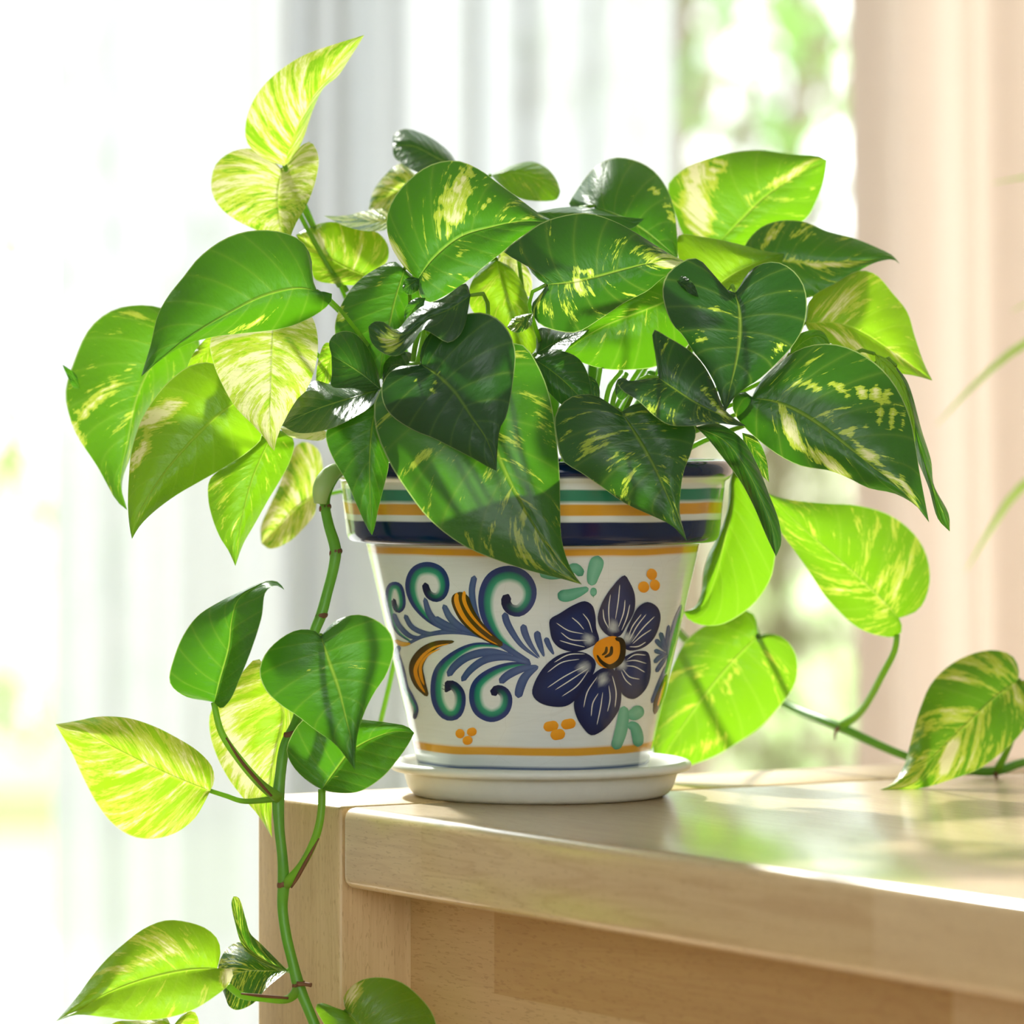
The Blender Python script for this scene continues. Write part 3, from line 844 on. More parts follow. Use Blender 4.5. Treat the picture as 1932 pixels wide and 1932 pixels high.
leaf('2', [(1440,520),(1560,570),(1700,650),(1872,790)], [(1370,545),(1305,525),(1360,420),(1440,320),(1540,270),(1640,280),(1740,330),(1812,420),(1852,530),(1870,680)], [(1440,580),(1520,660),(1640,720),(1760,770)], (-5,-14), za=36, zb=0, var=-.06, tone=.35, patch=[(1760,440,80,26,30,.15),(1830,560,60,30,60,.15)])
leaf('2', [(1130,555),(1300,560),(1500,570),(1698,588)], [(1250,530),(1400,527),(1560,572)], [(1300,640),(1500,660),(1640,635)], (-30,-30), za=20, zb=-6, var=-.08, tone=.4, puff=.3)
leaf('2', [(940,770),(1020,830),(1080,900),(1115,990)], [(960,740),(1060,800),(1110,890)], [(930,850),(1000,930),(1070,990)], (0,-5), var=.16, tone=1.0, puff=.4)
leaf('2', [(930,800),(965,930),(1030,1080),(1110,1300)], [(1010,845),(1070,940),(1120,1080),(1148,1185),(1135,1265)], [(850,850),(790,940),(790,1040),(880,1150),(1000,1240)], (-25,-35), za=6, zb=6, var=-.01, tone=1.0)
leaf('3', [(1020,1020),(1180,1020),(1300,1060),(1430,1140),(1560,1230),(1682,1320)], [(1020,960),(1060,880),(1180,810),(1300,746),(1385,765),(1475,865),(1550,960),(1590,1090),(1640,1235)], [(1040,1065),(1130,1115),(1250,1175),(1380,1242),(1480,1276),(1600,1297)], (-20,-5), za=22, zb=-14, var=.0, tone=.95, patch=[(1180,930,140,60,-30,.12),(1240,1120,160,26,32,.18),(1540,1220,130,12,40,.18)])
leaf('3', [(940,1180),(1020,1110),(1090,1090),(1160,1150)], [(960,1100),(1040,1058),(1110,1065)], [(980,1200),(1070,1180)], (-50,-55), var=-.08, tone=.6, puff=.3)
leaf('3', [(1380,1180),(1490,1300),(1555,1450),(1592,1640)], [(1450,1210),(1540,1340),(1583,1480)], [(1400,1280),(1470,1420),(1550,1560)], (-60,-70), var=-.06, tone=.95, puff=.3)
leaf('F', [(1690,690),(1722,790),(1748,880),(1768,940),(1792,1003)], [(1712,720),(1740,815),(1757,870),(1762,915),(1790,970)], [(1700,760),(1728,860),(1752,920),(1770,980)], (-60,-75), za=10, zb=6, var=-.03, tone=.35, puff=.4)
# left group
leaf('1', [(1205,755),(1250,610),(1310,470),(1390,340),(1490,210),(1622,72)], [(1100,715),(1015,640),(1000,560),(1030,440),(1110,320),(1280,190),(1480,115)], [(1245,722),(1300,620),(1355,460),(1412,345),(1480,290),(1548,190)], (-5,-28), za=4, zb=16, var=.12, tone=.9, puff=.5, stalk=False)
leaf('1', [(1190,772),(1172,900),(1178,1020),(1200,1130),(1240,1247)], [(1130,705),(1040,664),(930,680),(845,750),(825,880),(870,970),(960,1040),(1060,1090),(1150,1160),(1205,1230)], [(1230,735),(1280,660),(1340,628),(1382,700),(1368,830),(1315,970),(1262,1060),(1228,1170)], (8,-10), za=6, zb=-16, var=.14, tone=.8)
leaf('4', [(650,350),(540,480),(440,690),(395,900),(352,1130),(387,1277)], [(640,270),(560,222),(430,209),(300,240),(190,330),(110,500),(65,660),(80,770),(120,880),(170,960),(225,1040),(275,1130),(332,1230)], [(760,380),(725,520),(600,640),(500,780),(440,910),(400,1010),(362,1120),(362,1200)], (0,-25), za=14, zb=26, var=-.02, tone=.6, patch=[(230,690,230,34,-40,.15),(130,880,80,22,60,.14)])
leaf('4', [(140,640),(100,580),(48,518)], [(120,570),(75,535)], [(110,640),(80,590)], (-20,-20), var=-.1, tone=.4, puff=.2, stalk=False)
leaf('4', [(860,380),(800,450),(740,520),(690,600)], [(820,370),(745,440),(700,530)], [(860,480),(800,560)], (-30,-35), var=.03, tone=1.0, puff=.3)
leaf('1', [(1375,1405),(1280,1390),(1100,1430),(900,1530),(700,1650),(560,1760),(458,1852)], [(1352,1340),(1345,1230),(1300,1150),(1200,1100),(1040,1090),(900,1130),(760,1230),(680,1330),(600,1430),(545,1530),(510,1680),(480,1780)], [(1410,1408),(1450,1415),(1456,1445),(1420,1492),(1330,1550),(1200,1600),(1000,1625),(830,1645),(680,1690),(560,1765),(500,1815)], (-100,-124), za=18, zb=10, var=-.09, tone=.5, patch=[(1000,1590,130,26,-30,.24),(1200,1440,70,8,-50,.2)])
leaf('4', [(1150,290),(1142,450),(1136,650),(1130,800),(1152,968)], [(1000,240),(865,320),(818,400),(835,510),(880,620),(950,740),(1040,832),(1100,900),(1132,948)], [(1250,235),(1340,260),(1378,370),(1372,500),(1340,610),(1270,730),(1200,822),(1168,900)], (-72,-92), za=8, zb=6, var=.16, tone=1.0, puff=.6)
leaf('4', [(985,690),(850,790),(700,940),(560,1110),(470,1250),(425,1340),(411,1427)], [(920,580),(830,510),(720,522),(620,590),(530,690),(460,810),(410,960),(395,1100),(390,1250),(398,1360)], [(1040,740),(1085,850),(1085,905),(1020,970),(900,1050),(760,1130),(640,1200),(520,1290),(450,1362)], (-55,-80), za=10, zb=8, var=-.09, tone=.9, patch=[(530,790,180,60,-28,.34),(700,800,170,34,-22,.18),(440,1010,130,30,-60,.30),(480,1260,150,12,-55,.15)])
leaf('4', [(1150,860),(1080,1010),(1040,1110),(1000,1250),(970,1400),(950,1568)], [(1040,900),(900,1040),(815,1120),(808,1220),(830,1320),(870,1420),(912,1485)], [(1205,865),(1255,915),(1235,1020),(1180,1125),(1120,1225),(1050,1350),(990,1455)], (-35,-52), za=6, zb=14, var=-.03, tone=.8, patch=[(900,1290,60,200,-15,.10)])
leaf('4', [(1375,1195),(1285,1250),(1180,1350),(1085,1450)], [(1405,1080),(1380,960),(1295,920),(1225,1000),(1185,1130),(1130,1250),(1080,1370)], [(1365,1290),(1310,1365),(1230,1440),(1130,1478)], (50,60), za=10, zb=-12, var=.13, tone=.8)
leaf('4', [(1440,880),(1330,875),(1240,865),(1178,848)], [(1380,840),(1280,835),(1210,842)], [(1400,912),(1310,908),(1230,892)], (-30,-40), za=10, zb=-4, var=.22, tone=.9, puff=.2)
leaf('4', [(1480,420),(1440,500),(1410,580),(1370,640)], [(1420,405),(1385,480),(1370,580)], [(1470,500),(1450,600),(1400,640)], (-50,-55), var=.04, tone=.9, puff=.3)
leaf('2', [(450,850),(405,1000),(372,1150),(335,1300),(318,1430)], [(400,810),(300,848),(190,930),(110,1060),(88,1180),(150,1290),(250,1375)], [(505,900),(530,1000),(480,1150),(425,1290),(355,1385)], (-55,-75), za=12, zb=10, var=-.09, tone=.45, patch=[(118,1075,26,70,10,.34),(330,880,30,90,15,.14)])
# curled glossy leaf and its raised lobe
leaf('4', [(1705,645),(1560,690),(1400,740),(1280,790),(1193,836)], [(1640,640),(1560,628),(1440,620),(1360,602),(1300,660),(1238,750)], [(1670,722),(1560,797),(1420,860),(1270,874)], (-88,-104), za=23, zb=-25, var=-.09, tone=.15, puff=.3)
leaf('4', [(1708,648),(1620,575),(1530,515),(1450,470)], [(1690,545),(1640,430),(1560,350),(1480,352),(1438,400)], [(1640,660),(1560,642),(1450,632),(1452,560)], (-90,-84), za=16, zb=-12, var=-.09, tone=.25, puff=.4)
leaf('4', [(1690,700),(1662,850),(1650,1000),(1650,1150),(1655,1300),(1661,1408)], [(1560,770),(1440,840),(1420,870),(1430,940),(1470,1030),(1530,1130),(1582,1250),(1632,1362)], [(1720,760),(1740,850),(1750,990),(1746,1060),(1722,1160),(1692,1280),(1674,1370)], (-98,-118), za=4, zb=8, var=-.12, tone=.3)
# middle
leaf('2', [(1900,975),(1790,1025),(1650,1080),(1500,1140),(1380,1210),(1283,1282)], [(1870,880),(1780,885),(1600,1000),(1450,1100),(1350,1200)], [(1965,1080),(1955,1200),(1885,1290),(1760,1357),(1620,1374),(1480,1367),(1350,1325)], (-50,-60), za=-4, zb=6, var=-.06, tone=.55, patch=[(1650,1050,150,20,-25,.12),(1560,1180,120,20,-15,.12)])
leaf('2', [(1135,1290),(1230,1235),(1330,1195),(1410,1160)], [(1150,1160),(1260,1170),(1350,1170)], [(1190,1300),(1290,1255),(1370,1200)], (-70,-60), za=14, zb=-10, var=-.06, tone=.2, puff=.3)
leaf('2', [(500,1400),(440,1350),(390,1350),(335,1440)], [(490,1290),(410,1285),(345,1340)], [(470,1440),(390,1450)], (-82,-86), za=14, zb=-10, var=-.08, tone=.1, puff=.2)
leaf('2', [(560,1000),(500,1050),(450,1135)], [(510,1000),(455,1050)], [(540,1060),(490,1110)], (-95,-100), var=-.08, tone=.4, puff=.3, stalk=False)
leaf('2', [(1130,1320),(1230,1390),(1340,1490),(1425,1590)], [(1190,1282),(1280,1278),(1358,1315),(1405,1395),(1425,1500)], [(1150,1400),(1210,1500),(1310,1580)], (-82,-92), za=8, zb=0, var=-.08, tone=.2)
leaf('2', [(1400,1400),(1440,1460),(1468,1520)], [(1440,1420),(1465,1470)], [(1410,1470),(1440,1520)], (-80,-84), var=0, tone=.2, puff=.2, stalk=False)
leaf('2', [(520,900),(600,795),(740,682),(900,632),(1060,600),(1242,607)], [(480,872),(420,800),(370,700),(358,580),(400,470),(500,360),(600,300),(720,284),(840,330),(960,420),(1060,492),(1155,562)], [(520,950),(535,995),(580,1022),(660,990),(780,910),(870,832),(960,762),(1045,690),(1130,642)], (-75,-62), za=22, zb=-6, var=-.05, tone=.45, patch=[(720,440,44,200,28,.30),(695,610,26,110,28,.28),(410,760,30,150,-28,.26),(850,520,130,22,-35,.14),(1050,590,160,16,-8,.16),(560,890,26,30,0,.2),(740,770,40,22,-30,.14)])
leaf('2', [(525,900),(480,930),(440,960)], [(490,890),(450,905)], [(520,960),(470,982)], (-78,-82), var=-.06, tone=.2, puff=.3, stalk=False)
leaf('2', [(1190,930),(1300,920),(1450,890),(1600,850),(1760,815),(1960,835),(1985,850)], [(1130,890),(1080,820),(968,762),(1050,690),(1160,610),(1280,570),(1400,558),(1520,590),(1640,650),(1750,720),(1850,780),(1940,822)], [(1160,975),(1108,1050),(1150,1132),(1250,1172),(1350,1177),(1480,1102),(1600,1022),(1720,960),(1800,892),(1890,855),(1950,848)], (-95,-82), za=14, zb=6, var=-.03, tone=.15, patch=[(1380,870,60,24,-45,.24),(1380,950,80,40,20,.18),(1230,1060,120,60,30,.10),(1760,780,150,50,15,.16),(1850,830,140,20,0,.22)])
leaf('2', [(1120,1080),(1070,1110),(1020,1140),(985,1150)], [(1070,1085),(1015,1105)], [(1110,1140),(1050,1180),(1005,1170)], (-97,-102), za=4, zb=-6, var=.06, tone=.4, puff=.4, stalk=False)
# front row
leaf('F', [(880,690),(915,790),(950,880),(985,950),(1020,1010),(1055,1065),(1098,1103)], [(800,690),(740,712),(708,752),(709,810),(733,870),(765,922),(810,980),(870,1027),(930,1054),(1000,1077),(1060,1092)], [(930,656),(985,650),(1020,700),(1040,760),(1050,830),(1056,900),(1057,960),(1060,1020),(1078,1075)], (-108,-122), za=2, zb=8, var=.0, tone=.45, patch=[(960,930,20,60,-30,.05)])
leaf('2', [(535,1345),(620,1400),(720,1500),(800,1620),(870,1720),(912,1820),(930,1900)], [(500,1350),(430,1355),(360,1400),(330,1470),(345,1560),(390,1620),(500,1690),(600,1730),(700,1780),(820,1842),(890,1882)], [(530,1300),(560,1210),(650,1130),(760,1085),(870,1078),(950,1120),(1002,1190),(1028,1280),(1020,1400),(1000,1530),(980,1620),(948,1680),(935,1790)], (-118,-140), za=6, zb=4, var=-.14, tone=.0, patch=[(600,1460,26,75,14,.34),(500,1450,20,70,20,.20)])
leaf('2', [(795,985),(680,1060),(560,1110),(450,1190),(360,1215),(262,1150)], [(770,924),(650,1000),(540,1045),(470,1100),(408,1165),(340,1124),(290,1124)], [(770,1120),(740,1190),(680,1232),(600,1190),(545,1165),(490,1240),(410,1302),(330,1282),(275,1225)], (-118,-122), za=10, zb=-12, var=-.06, tone=.05, patch=[(370,1210,60,70,0,.22)])
leaf('3', [(655,862),(676,960),(680,1080),(660,1220),(630,1350),(604,1482)], [(610,845),(550,832),(530,770),(500,715),(440,680),(385,695),(300,765),(275,840),(290,940),(330,1030),(382,1085),(430,1160),(500,1250),(550,1340),(582,1430)], [(675,835),(720,760),(780,715),(870,702),(950,740),(1010,820),(1028,920),(1010,1040),(960,1130),(880,1220),(780,1312),(690,1372),(632,1430)], (-108,-128), za=8, zb=6, var=-.07, tone=.0, patch=[(480,1100,60,60,30,.16),(850,1180,90,30,-40,.16),(540,920,100,20,-30,.10)])
leaf('3', [(350,800),(400,830),(465,885)], [(380,775),(440,820)], [(370,830),(430,875)], (-112,-120), var=-.12, tone=.05, puff=.2, stalk=False)
leaf('3', [(740,1410),(860,1430),(980,1480),(1120,1570),(1260,1680),(1400,1790),(1530,1890),(1664,2058)], [(780,1330),(870,1240),(980,1160),(1080,1130),(1200,1135),(1330,1190),(1440,1280),(1520,1400),(1570,1530),(1592,1650),(1612,1780),(1640,1930)], [(690,1370),(638,1430),(660,1510),(720,1580),(800,1650),(900,1720),(1000,1765),(1150,1790),(1250,1830),(1350,1880),(1490,1910),(1600,1975)], (-92,-112), za=12, zb=6, var=-.045, tone=.2, patch=[(1240,1370,240,30,8,.30),(940,1570,40,120,-15,.24),(1130,1740,180,34,35,.28),(1330,1700,260,24,42,.24),(1460,1510,120,22,18,.20),(1300,1560,200,14,10,.12),(1560,1900,100,18,60,.2)])
leaf('3', [(255,1305),(340,1365),(440,1430),(570,1495),(712,1557)], [(240,1200),(228,1055),(300,1090),(420,1165),(490,1240),(545,1340),(605,1475)], [(180,1312),(100,1322),(38,1318),(60,1365),(150,1425),(230,1500),(310,1550),(420,1556),(560,1542),(650,1553)], (-120,-126), za=12, zb=-6, var=-.02, tone=.0, patch=[(540,1430,120,18,50,.2)])
leaf('3', [(110,1335),(70,1345),(30,1345)], [(80,1308),(45,1312)], [(105,1385),(60,1422),(32,1390)], (-122,-118), var=-.06, tone=.1, puff=.3, stalk=False)
leaf('F', [(1172,778),(1200,820),(1235,880),(1262,940),(1280,985),(1296,1021)], [(1155,765),(1120,745),(1075,750),(1048,780),(1050,830),(1062,870),(1090,888),(1130,915),(1180,950),(1230,973),(1268,992)], [(1190,765),(1230,760),(1280,780),(1312,805),(1305,850),(1290,890),(1284,930),(1283,970)], (-106,-124), za=6, zb=4, var=-.025, tone=.1, patch=[(1130,840,30,50,20,.05)])
leaf('F', [(1312,806),(1365,830),(1405,880),(1435,940),(1458,1000),(1464,1050)], [(1350,798),(1400,828),(1428,875),(1450,930),(1470,985),(1474,1025)], [(1330,822),(1365,865),(1395,905),(1422,955),(1446,1012)], (-92,-112), za=6, zb=8, var=-.12, tone=.12, puff=.6)
leaf('3', [(690,1590),(760,1690),(832,1850)], [(760,1615),(815,1720)], [(710,1690),(780,1800)], (-70,-76), var=.02, tone=.4, puff=.3, stalk=False)
leaf('8', [(485,100),(472,300),(432,480),(392,640),(330,770),(236,803)], [(466,160),(455,290),(410,420),(360,520),(335,610),(325,710),(290,782)], [(560,200),(640,330),(698,430),(690,550),(670,640),(600,750),(520,818),(420,868),(320,868),(258,838)], (10,30), za=10, zb=4, var=-.08, tone=.8)

# ---- stems in the pot
def tube_part(name, pts, radii, mat, parent, n=24, sides=10):
    v, f = tube_geo([wpt(p[0], p[1], p[2]) for p in pts], [r * 1e-3 for r in radii], n, sides)
    return mesh_obj(name, [Vector(x) - PO for x in v], f, mat, parent)
for (x, y, zz, x2, y2, z2) in [(960,1040,-10,985,640,-25),(1090,1040,10,1130,560,5),(900,1040,20,800,620,-10),(1150,1040,-20,1230,700,-40),(1030,1040,40,1060,520,20)]:
    tube_part('stem', [(x, 958, zz), ((x*2+x2)/3, 860, (zz+z2)/2), (x2, y2, z2)], [3.0, 2.8, 2.2], M_vine, plant)
for pts in [[(1118,800,-70),(1125,740,-62),(1133,690,-50)], [(1138,790,-60),(1150,730,-55),(1172,700,-45)], [(1150,800,-66),(1160,745,-58),(1182,705,-50)],
            [(556,385,14),(576,425,12),(640,540,-5)], [(537,313,-4),(549,342,18),(570,390,24),(592,432,14),(655,550,5)], [(620,568,-42),(645,592,-40),(700,660,-35)],
            [(792,620,-95),(782,660,-98),(778,700,-100)], [(800,620,-100),(795,655,-108),(786,690,-115)], [(748,1230,40),(735,1290,45),(718,1362,50)]]:
    tube_part('petiole', pts, [1.3] * len(pts), M_petiole, plant, 12, 8)

# ---- trailing vine over the left of the table
LV = [(655,880,-30),(632,893,-40),(615,925,-45),(613,953,-48),(620,990,-52),(633,1038,-58),(630,1068,-60),(618,1116,-64),(606,1160,-66),(592,1196,-68),(575,1280,-72),(560,1360,-76),(538,1407,-80),(529,1462,-84),(525,1507,-86),(527,1563,-88),(533,1619,-90),(535,1667,-90),(533,1712,-90),(540,1765,-92),(552,1815,-94),(563,1858,-96),(577,1893,-98),(593,1931,-100),(640,2040,-104)]
lv = tube_part('trailing_vine', LV, [3.4,3.4,3.2,2.6,2.6,2.9,2.7,2.6,2.8,2.6,2.6,2.6,2.7,2.7,3.1,2.6,2.6,3.0,2.6,2.6,2.6,3.0,2.6,2.6,2.6], M_vine, plant, 150, 12)
lv['label'] = 'thick green jointed stem trailing down past the table leg'
M_pale = m_stem('pale_sheath', (176, 200, 120), (214, 226, 176), 0.35)
tube_part('leaf_sheath', [(646,880,-40),(622,896,-48),(607,922,-53),(604,950,-53)], [2.6,4.4,4.6,3.2], M_pale, lv, 20, 12)
def node(px, py, z, r, parent):
    """papery brown ring at a joint of the stem"""
    V, F = [], []
    c = wpt(px, py, z) - PO
    for i in range(4):
        for k in range(12):
            a = 2 * math.pi * k / 12
            rr_ = (r + (0.25 if i in (1, 2) else -0.1)) * 1e-3 * (1 + 0.06 * math.sin(5 * a + i))
            V.append(c + Vector((rr_ * math.cos(a), rr_ * math.sin(a), (i - 1.5) * 0.0009 + 0.0006 * math.cos(a))))
    for i in range(3):
        for k in range(12):
            k2 = (k + 1) % 12
            F.append((i*12+k, i*12+k2, (i+1)*12+k2, (i+1)*12+k))
    return mesh_obj('node_ring', V, F, M_sheath, parent)
for (x, y, z, r) in [(613,958,-48,2.8),(633,1042,-58,3.0),(606,1162,-66,2.9),(546,1385,-79,2.8),(535,1668,-90,3.1),(563,1858,-96,3.0)]:
    node(x, y, z, r, lv)
def r6(*pts): return [(80 + x * .37267, 1060 + y * .37267, z) for x, y, z in pts]
def r7(*pts): return [(80 + x * .41408, 1500 + y * .41408, z) for x, y, z in pts]
def r8(*pts): return [(1200 + x * .37888, 850 + y * .37888, z) for x, y, z in pts]
tube_part('petiole', r6((868,712,-100),(905,860,-102),(1000,1005,-100),(1110,1130,-94),(1195,1195,-88)), [1.5,1.7,2.0,2.3,2.9], M_petiole, lv)
tube_part('dry_sheath', r6((930,890,-104),(1000,1000,-103),(1070,1085,-99),(1160,1185,-93)), [.4,.8,.9,.6], M_sheath, lv, 16, 6)
tube_part('petiole', r6((1415,1153,-98),(1412,1260,-100),(1388,1380,-101),(1310,1540,-97),(1225,1640,-90)), [1.9,1.9,2.0,2.1,2.8], M_petiole, lv)
tube_part('dry_sheath', r6((1400,1400,-103),(1350,1490,-101),(1290,1600,-97),(1260,1650,-94)), [.3,.8,.9,.4], M_sheath, lv, 16, 6)
tube_part('petiole', r6((845,1158,-108),(930,1185,-100),(1020,1212,-92),(1180,1200,-86)), [1.1,1.2,1.3,1.6], M_petiole, lv)
tube_part('petiole', r7((845,868,-118),(905,912,-114),(1000,925,-108),(1110,932,-102),(1150,905,-98),(1165,870,-96)), [1.6,1.7,1.8,1.9,2.4,2.6], M_petiole, lv)
tube_part('dry_sheath', r7((905,905,-116),(1000,915,-111),(1120,925,-106)), [.4,.8,.6], M_sheath, lv, 12, 6)
tube_part('dry_sheath', r7((1160,860,-100),(1200,862,-101),(1225,866,-102)), [1.2,1.0,1.1], M_sheath, lv, 8, 8)
tube_part('petiole', r7((1385,985,-112),(1340,1060,-106),(1290,1180,-102)), [1.4,1.6,2.0], M_petiole, lv)
tube_part('petiole', r7((1120,800,-84),(1135,790,-90),(1145,790,-94)), [1.2,1.3,1.4], M_petiole, lv, 8)
tube_part('petiole', r6((1410,375,-112),(1340,420,-95),(1330,560,-76)), [1.4,1.6,2.0], M_petiole, lv)
LK = dict(stalk=False, parent=lv)
leaf('6', [(1140,560),(1220,760),(1180,960),(1150,1120),(1130,1240),(1162,1397)], [(1090,488),(1010,560),(900,680),(848,770),(850,880),(890,1000),(950,1110),(1020,1200),(1090,1280),(1142,1362)], [(1230,580),(1280,680),(1262,820),(1218,950),(1188,1080),(1167,1200),(1160,1300)], (-52,-66), za=10, zb=8, var=.09, tone=1.0, patch=[(990,980,60,200,-20,.16)], **LK)
leaf('6', [(870,712),(902,590),(945,430),(958,300),(990,190),(1080,125),(1130,102),(1180,104),(1226,142)], [(840,706),(720,680),(645,612),(668,480),(720,360),(790,270),(900,200),(1000,150),(1095,110),(1140,95),(1195,102)], [(905,742),(950,700),(1000,590),(1060,440),(1110,280),(1132,150),(1180,120)], (-100,-110), za=10, zb=-22, var=-.10, tone=.45, patch=[(770,590,40,30,-60,.1)], n=40, **LK)
leaf('6', [(1415,1152),(1480,1060),(1560,960),(1680,890),(1790,858),(1882,866)], [(1370,1130),(1280,1050),(1236,960),(1260,880),(1320,800),(1450,765),(1600,795),(1750,814),(1850,835)], [(1480,1168),(1600,1164),(1720,1092),(1800,1000),(1855,920)], (-98,-100), za=4, zb=-16, var=-.09, tone=.45, patch=[(1450,1120,60,20,-40,.1)], **LK)
leaf('6', [(1410,377),(1450,500),(1500,640),(1540,800),(1570,930),(1584,1057)], [(1380,350),(1290,345),(1190,400),(1120,480),(1098,560),(1130,650),(1200,720),(1290,780),(1380,850),(1480,922),(1552,1012)], [(1440,338),(1500,290),(1600,267),(1700,300),(1762,360),(1780,440),(1742,570),(1682,660),(1632,760),(1597,870),(1587,960)], (-112,-132), za=6, zb=8, var=-.10, tone=.4, patch=[(1390,560,60,12,-50,.16)], **LK)
leaf('6', [(850,1160),(720,1110),(560,1040),(420,970),(260,890),(150,845),(66,822)], [(870,1110),(860,1040),(790,960),(680,890),(560,830),(430,790),(290,783),(170,805)], [(830,1200),(770,1300),(680,1370),(570,1402),(460,1392),(360,1330),(280,1230),(210,1100),(150,970),(100,880)], (-110,-140), za=14, zb=-8, var=.09, tone=1.0, **LK)
leaf('7', [(590,1060),(520,1150),(440,1270),(380,1400)], [(560,1010),(430,1028),(330,1035),(270,1100),(290,1230)], [(640,1000),(690,985),(715,1060),(640,1200),(500,1330)], (-90,-100), za=8, zb=4, var=.08, tone=1.0, **LK)
leaf('7', [(1120,802),(1010,800),(930,800),(865,830),(835,925)], [(1030,765),(950,718),(900,670),(848,692),(803,770),(812,860)], [(1080,832),(1020,882),(960,950),(885,980),(850,962)], (-84,-92), za=16, zb=-14, var=.05, tone=.3, puff=.4, **LK)
leaf('7', [(1122,802),(1025,758),(945,700),(910,630),(870,462)], [(1060,742),(990,672),(947,630),(925,560),(892,465)], [(1055,788),(965,742),(910,685),(882,600),(861,490)], (-86,-100), za=6, zb=-10, var=.05, tone=.3, puff=.4, **LK)
leaf('7', [(797,790),(680,795),(540,820),(400,860),(280,910),(150,980),(60,1032)], [(812,720),(800,660),(750,610),(660,578),(560,571),(460,610),(380,670),(300,740),(230,820),(165,910),(100,990)], [(840,790),(870,798),(852,860),(780,922),(680,982),(560,1017),(430,1027),(280,1012),(150,1002)], (-120,-142), za=12, zb=-8, var=-.03, tone=.95, patch=[(560,660,130,50,20,.16),(480,750,160,30,-15,.18),(400,850,200,10,-20,.15),(850,820,40,60,30,.34)], **LK)
leaf('7', [(1385,985),(1450,1060),(1540,1160),(1650,1300)], [(1370,930),(1400,880),(1460,840),(1550,831),(1640,855),(1720,920),(1772,985),(1795,1045),(1790,1130),(1730,1230)], [(1340,970),(1270,947),(1243,960),(1270,1022),(1320,1090),(1420,1200),(1540,1280)], (-112,-128), za=6, zb=4, var=-.02, tone=.85, patch=[(1410,900,40,60,30,.2)], **LK)

# ---- vine running along the table to the right
RV = [(1150,985,70),(1230,1120,110),(1283,1196,170),(1370,1265,230),(1482,1329,200),(1583,1371,150),(1710,1427,126),(1800,1450,116),(1878,1455,118),(1932,1438,124),(2010,1428,128)]
rv = tube_part('trailing_vine', RV, [2.4,2.4,2.4,2.3,2.3,2.5,2.2,2.2,2.5,2.2,2.0], M_vine, plant, 80, 10)
rv['label'] = 'light green stem running over the table towards the right'
tube_part('petiole', r8((1300,920,62),(1290,990,66),(1230,1110,80),(1110,1310,130),(1020,1372,150)), [1.5,1.6,1.8,2.0,2.6], M_petiole, rv)
tube_part('petiole', r8((1905,1142,78),(1900,1250,90),(1870,1440,110),(1800,1590,117)), [1.4,1.5,1.6,2.2], M_petiole, rv)
tube_part('petiole', r8((607,925,70),(602,905,100),(575,860,150)), [1.4,1.5,2.0], M_petiole, rv, 10)
tube_part('dry_sheath', r8((1010,1378,147),(995,1400,147),(992,1440,147)), [1.2,.9,.3], M_sheath, rv, 8, 6)
tube_part('dry_sheath', r8((1790,1600,115),(1795,1625,115),(1800,1628,115)), [1.4,1.0,.6], M_sheath, rv, 8, 6)
RK = dict(stalk=False, parent=rv)
leaf('8', [(607,925),(500,1030),(380,1170),(270,1320),(190,1440),(110,1570)], [(602,870),(590,820),(545,796),(470,830),(330,880),(240,960),(180,1080),(140,1220),(100,1360),(80,1470)], [(650,911),(730,930),(790,1000),(806,1080),(790,1170),(720,1270),(620,1380),(500,1460),(400,1520),(290,1562),(200,1590)], (70,86), za=10, zb=6, var=-.01, tone=.8, patch=[(470,1130,24,80,15,.25),(300,1480,200,30,-20,.08)], **RK)
leaf('8', [(1310,835),(1200,720),(1060,590),(900,450),(780,340),(650,210)], [(1340,826),(1410,790),(1455,700),(1463,600),(1430,480),(1350,380),(1240,310),(1080,270),(960,264),(830,253),(720,235)], [(1327,890),(1300,926),(1200,920),(1100,880),(1000,790),(930,710),(860,600),(790,500),(730,420),(680,320)], (60,20), za=14, zb=8, var=.02, tone=.8, patch=[(1260,680,60,160,20,.10)], **RK)
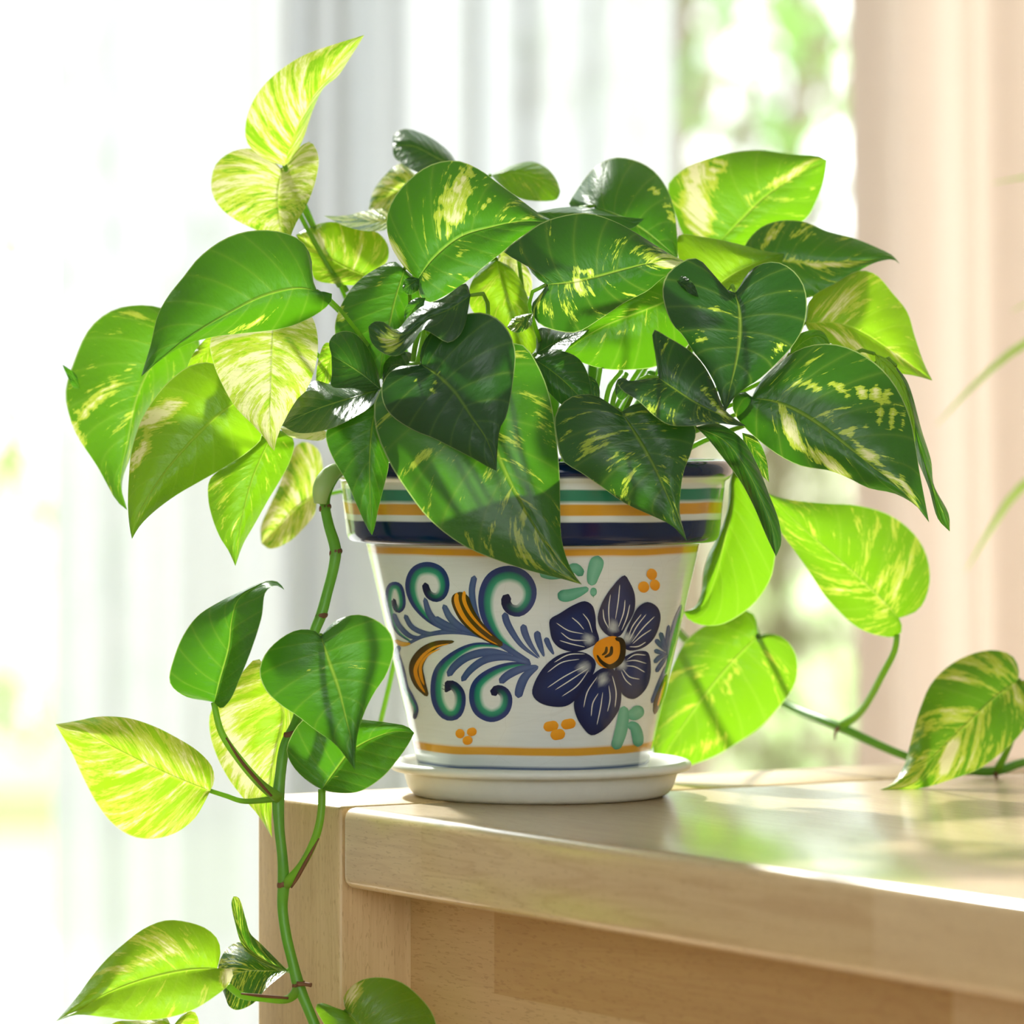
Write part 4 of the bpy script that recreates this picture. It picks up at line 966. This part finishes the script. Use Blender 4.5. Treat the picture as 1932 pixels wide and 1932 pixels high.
leaf('8', [(1905,1142),(1800,1220),(1650,1360),(1520,1490),(1400,1600),(1300,1662),(1213,1690)], [(1905,1080),(1870,1020),(1790,994),(1680,1010),(1560,1070),(1470,1160),(1420,1270),(1385,1380),(1360,1480),(1330,1580),(1270,1662)], [(1950,1148),(2000,1200),(1975,1320),(1900,1430),(1800,1522),(1700,1590),(1560,1642),(1430,1680),(1320,1688)], (78,29), za=14, zb=-4, var=.06, tone=.7, patch=[(1560,1530,30,110,25,.25)], **RK)

# ------------------------------------------------------------------ second plant, standing nearer on the table, only its blades in view
px0 = Vector((0.300, 1.935, TOP))
bp = empty('spider_plant', px0)
tag(bp, 'slender arching green blades of a plant reaching in from the right edge', 'plant')
v, f = lathe([(0.001, 0.0), (0.038, 0.0), (0.040, 0.002), (0.052, 0.075), (0.056, 0.076), (0.057, 0.092), (0.052, 0.092), (0.048, 0.075), (0.001, 0.072)], 40)
mesh_obj('pot', v, f, M_terra, bp)
def blade(pts, wmax):
    """pts = world offsets from the plant's foot"""
    S = spline(pts, 26)
    V, F = [], []
    for i in range(26):
        t = i / 25
        d = S[min(25, i + 1)] - S[max(0, i - 1)]; d = d / np.linalg.norm(d)
        sd_ = np.cross(d, np.array([0.15, 1.0, 0.1])); sd_ /= np.linalg.norm(sd_)
        w = wmax * (min(1, 0.35 + t * 2.5)) * (1 - t ** 2.2) + 0.0003
        nrm = np.cross(sd_, d)
        for k in (-1, -.5, 0, .5, 1):
            V.append(S[i] + sd_ * w * k * 0.5 + nrm * w * 0.22 * abs(k))
    for i in range(25):
        for k in range(4):
            F.append((i*5+k, i*5+k+1, i*5+k+6, i*5+k+5))
    mesh_obj('blade', V, F, M_blade, bp)
def bpt(px, py, dz=0.0):
    Y = px0.y + dz
    return [(px - CX) / FPX * Y - px0.x, dz, ZC + (CY - py) / FPX * Y - px0.z]
for tip, via1, via2 in [((1766,802), (1850,715), (1935,648)), ((1822,1078), (1868,1000), (1936,912)), ((1872,346), (1935,334), (2010,330)), ((1908,588), (1940,570), (2010,540))]:
    blade([[0, 0, .075], [(bpt(*via2)[0]) * .55, 0.0, max(.10, bpt(*via2)[2] + .015)], bpt(*via2), bpt(*via1), bpt(*tip)], 0.0085)
for dx, dy, h in [(.10, .03, .13), (.14, -.04, .10), (.06, .10, .15), (.02, -.10, .16), (-.03, .06, .19)]:
    blade([[0, 0, .075], [dx * .4, dy * .4, .075 + h], [dx * 1.2, dy * 1.2, .06 + h]], 0.0085)
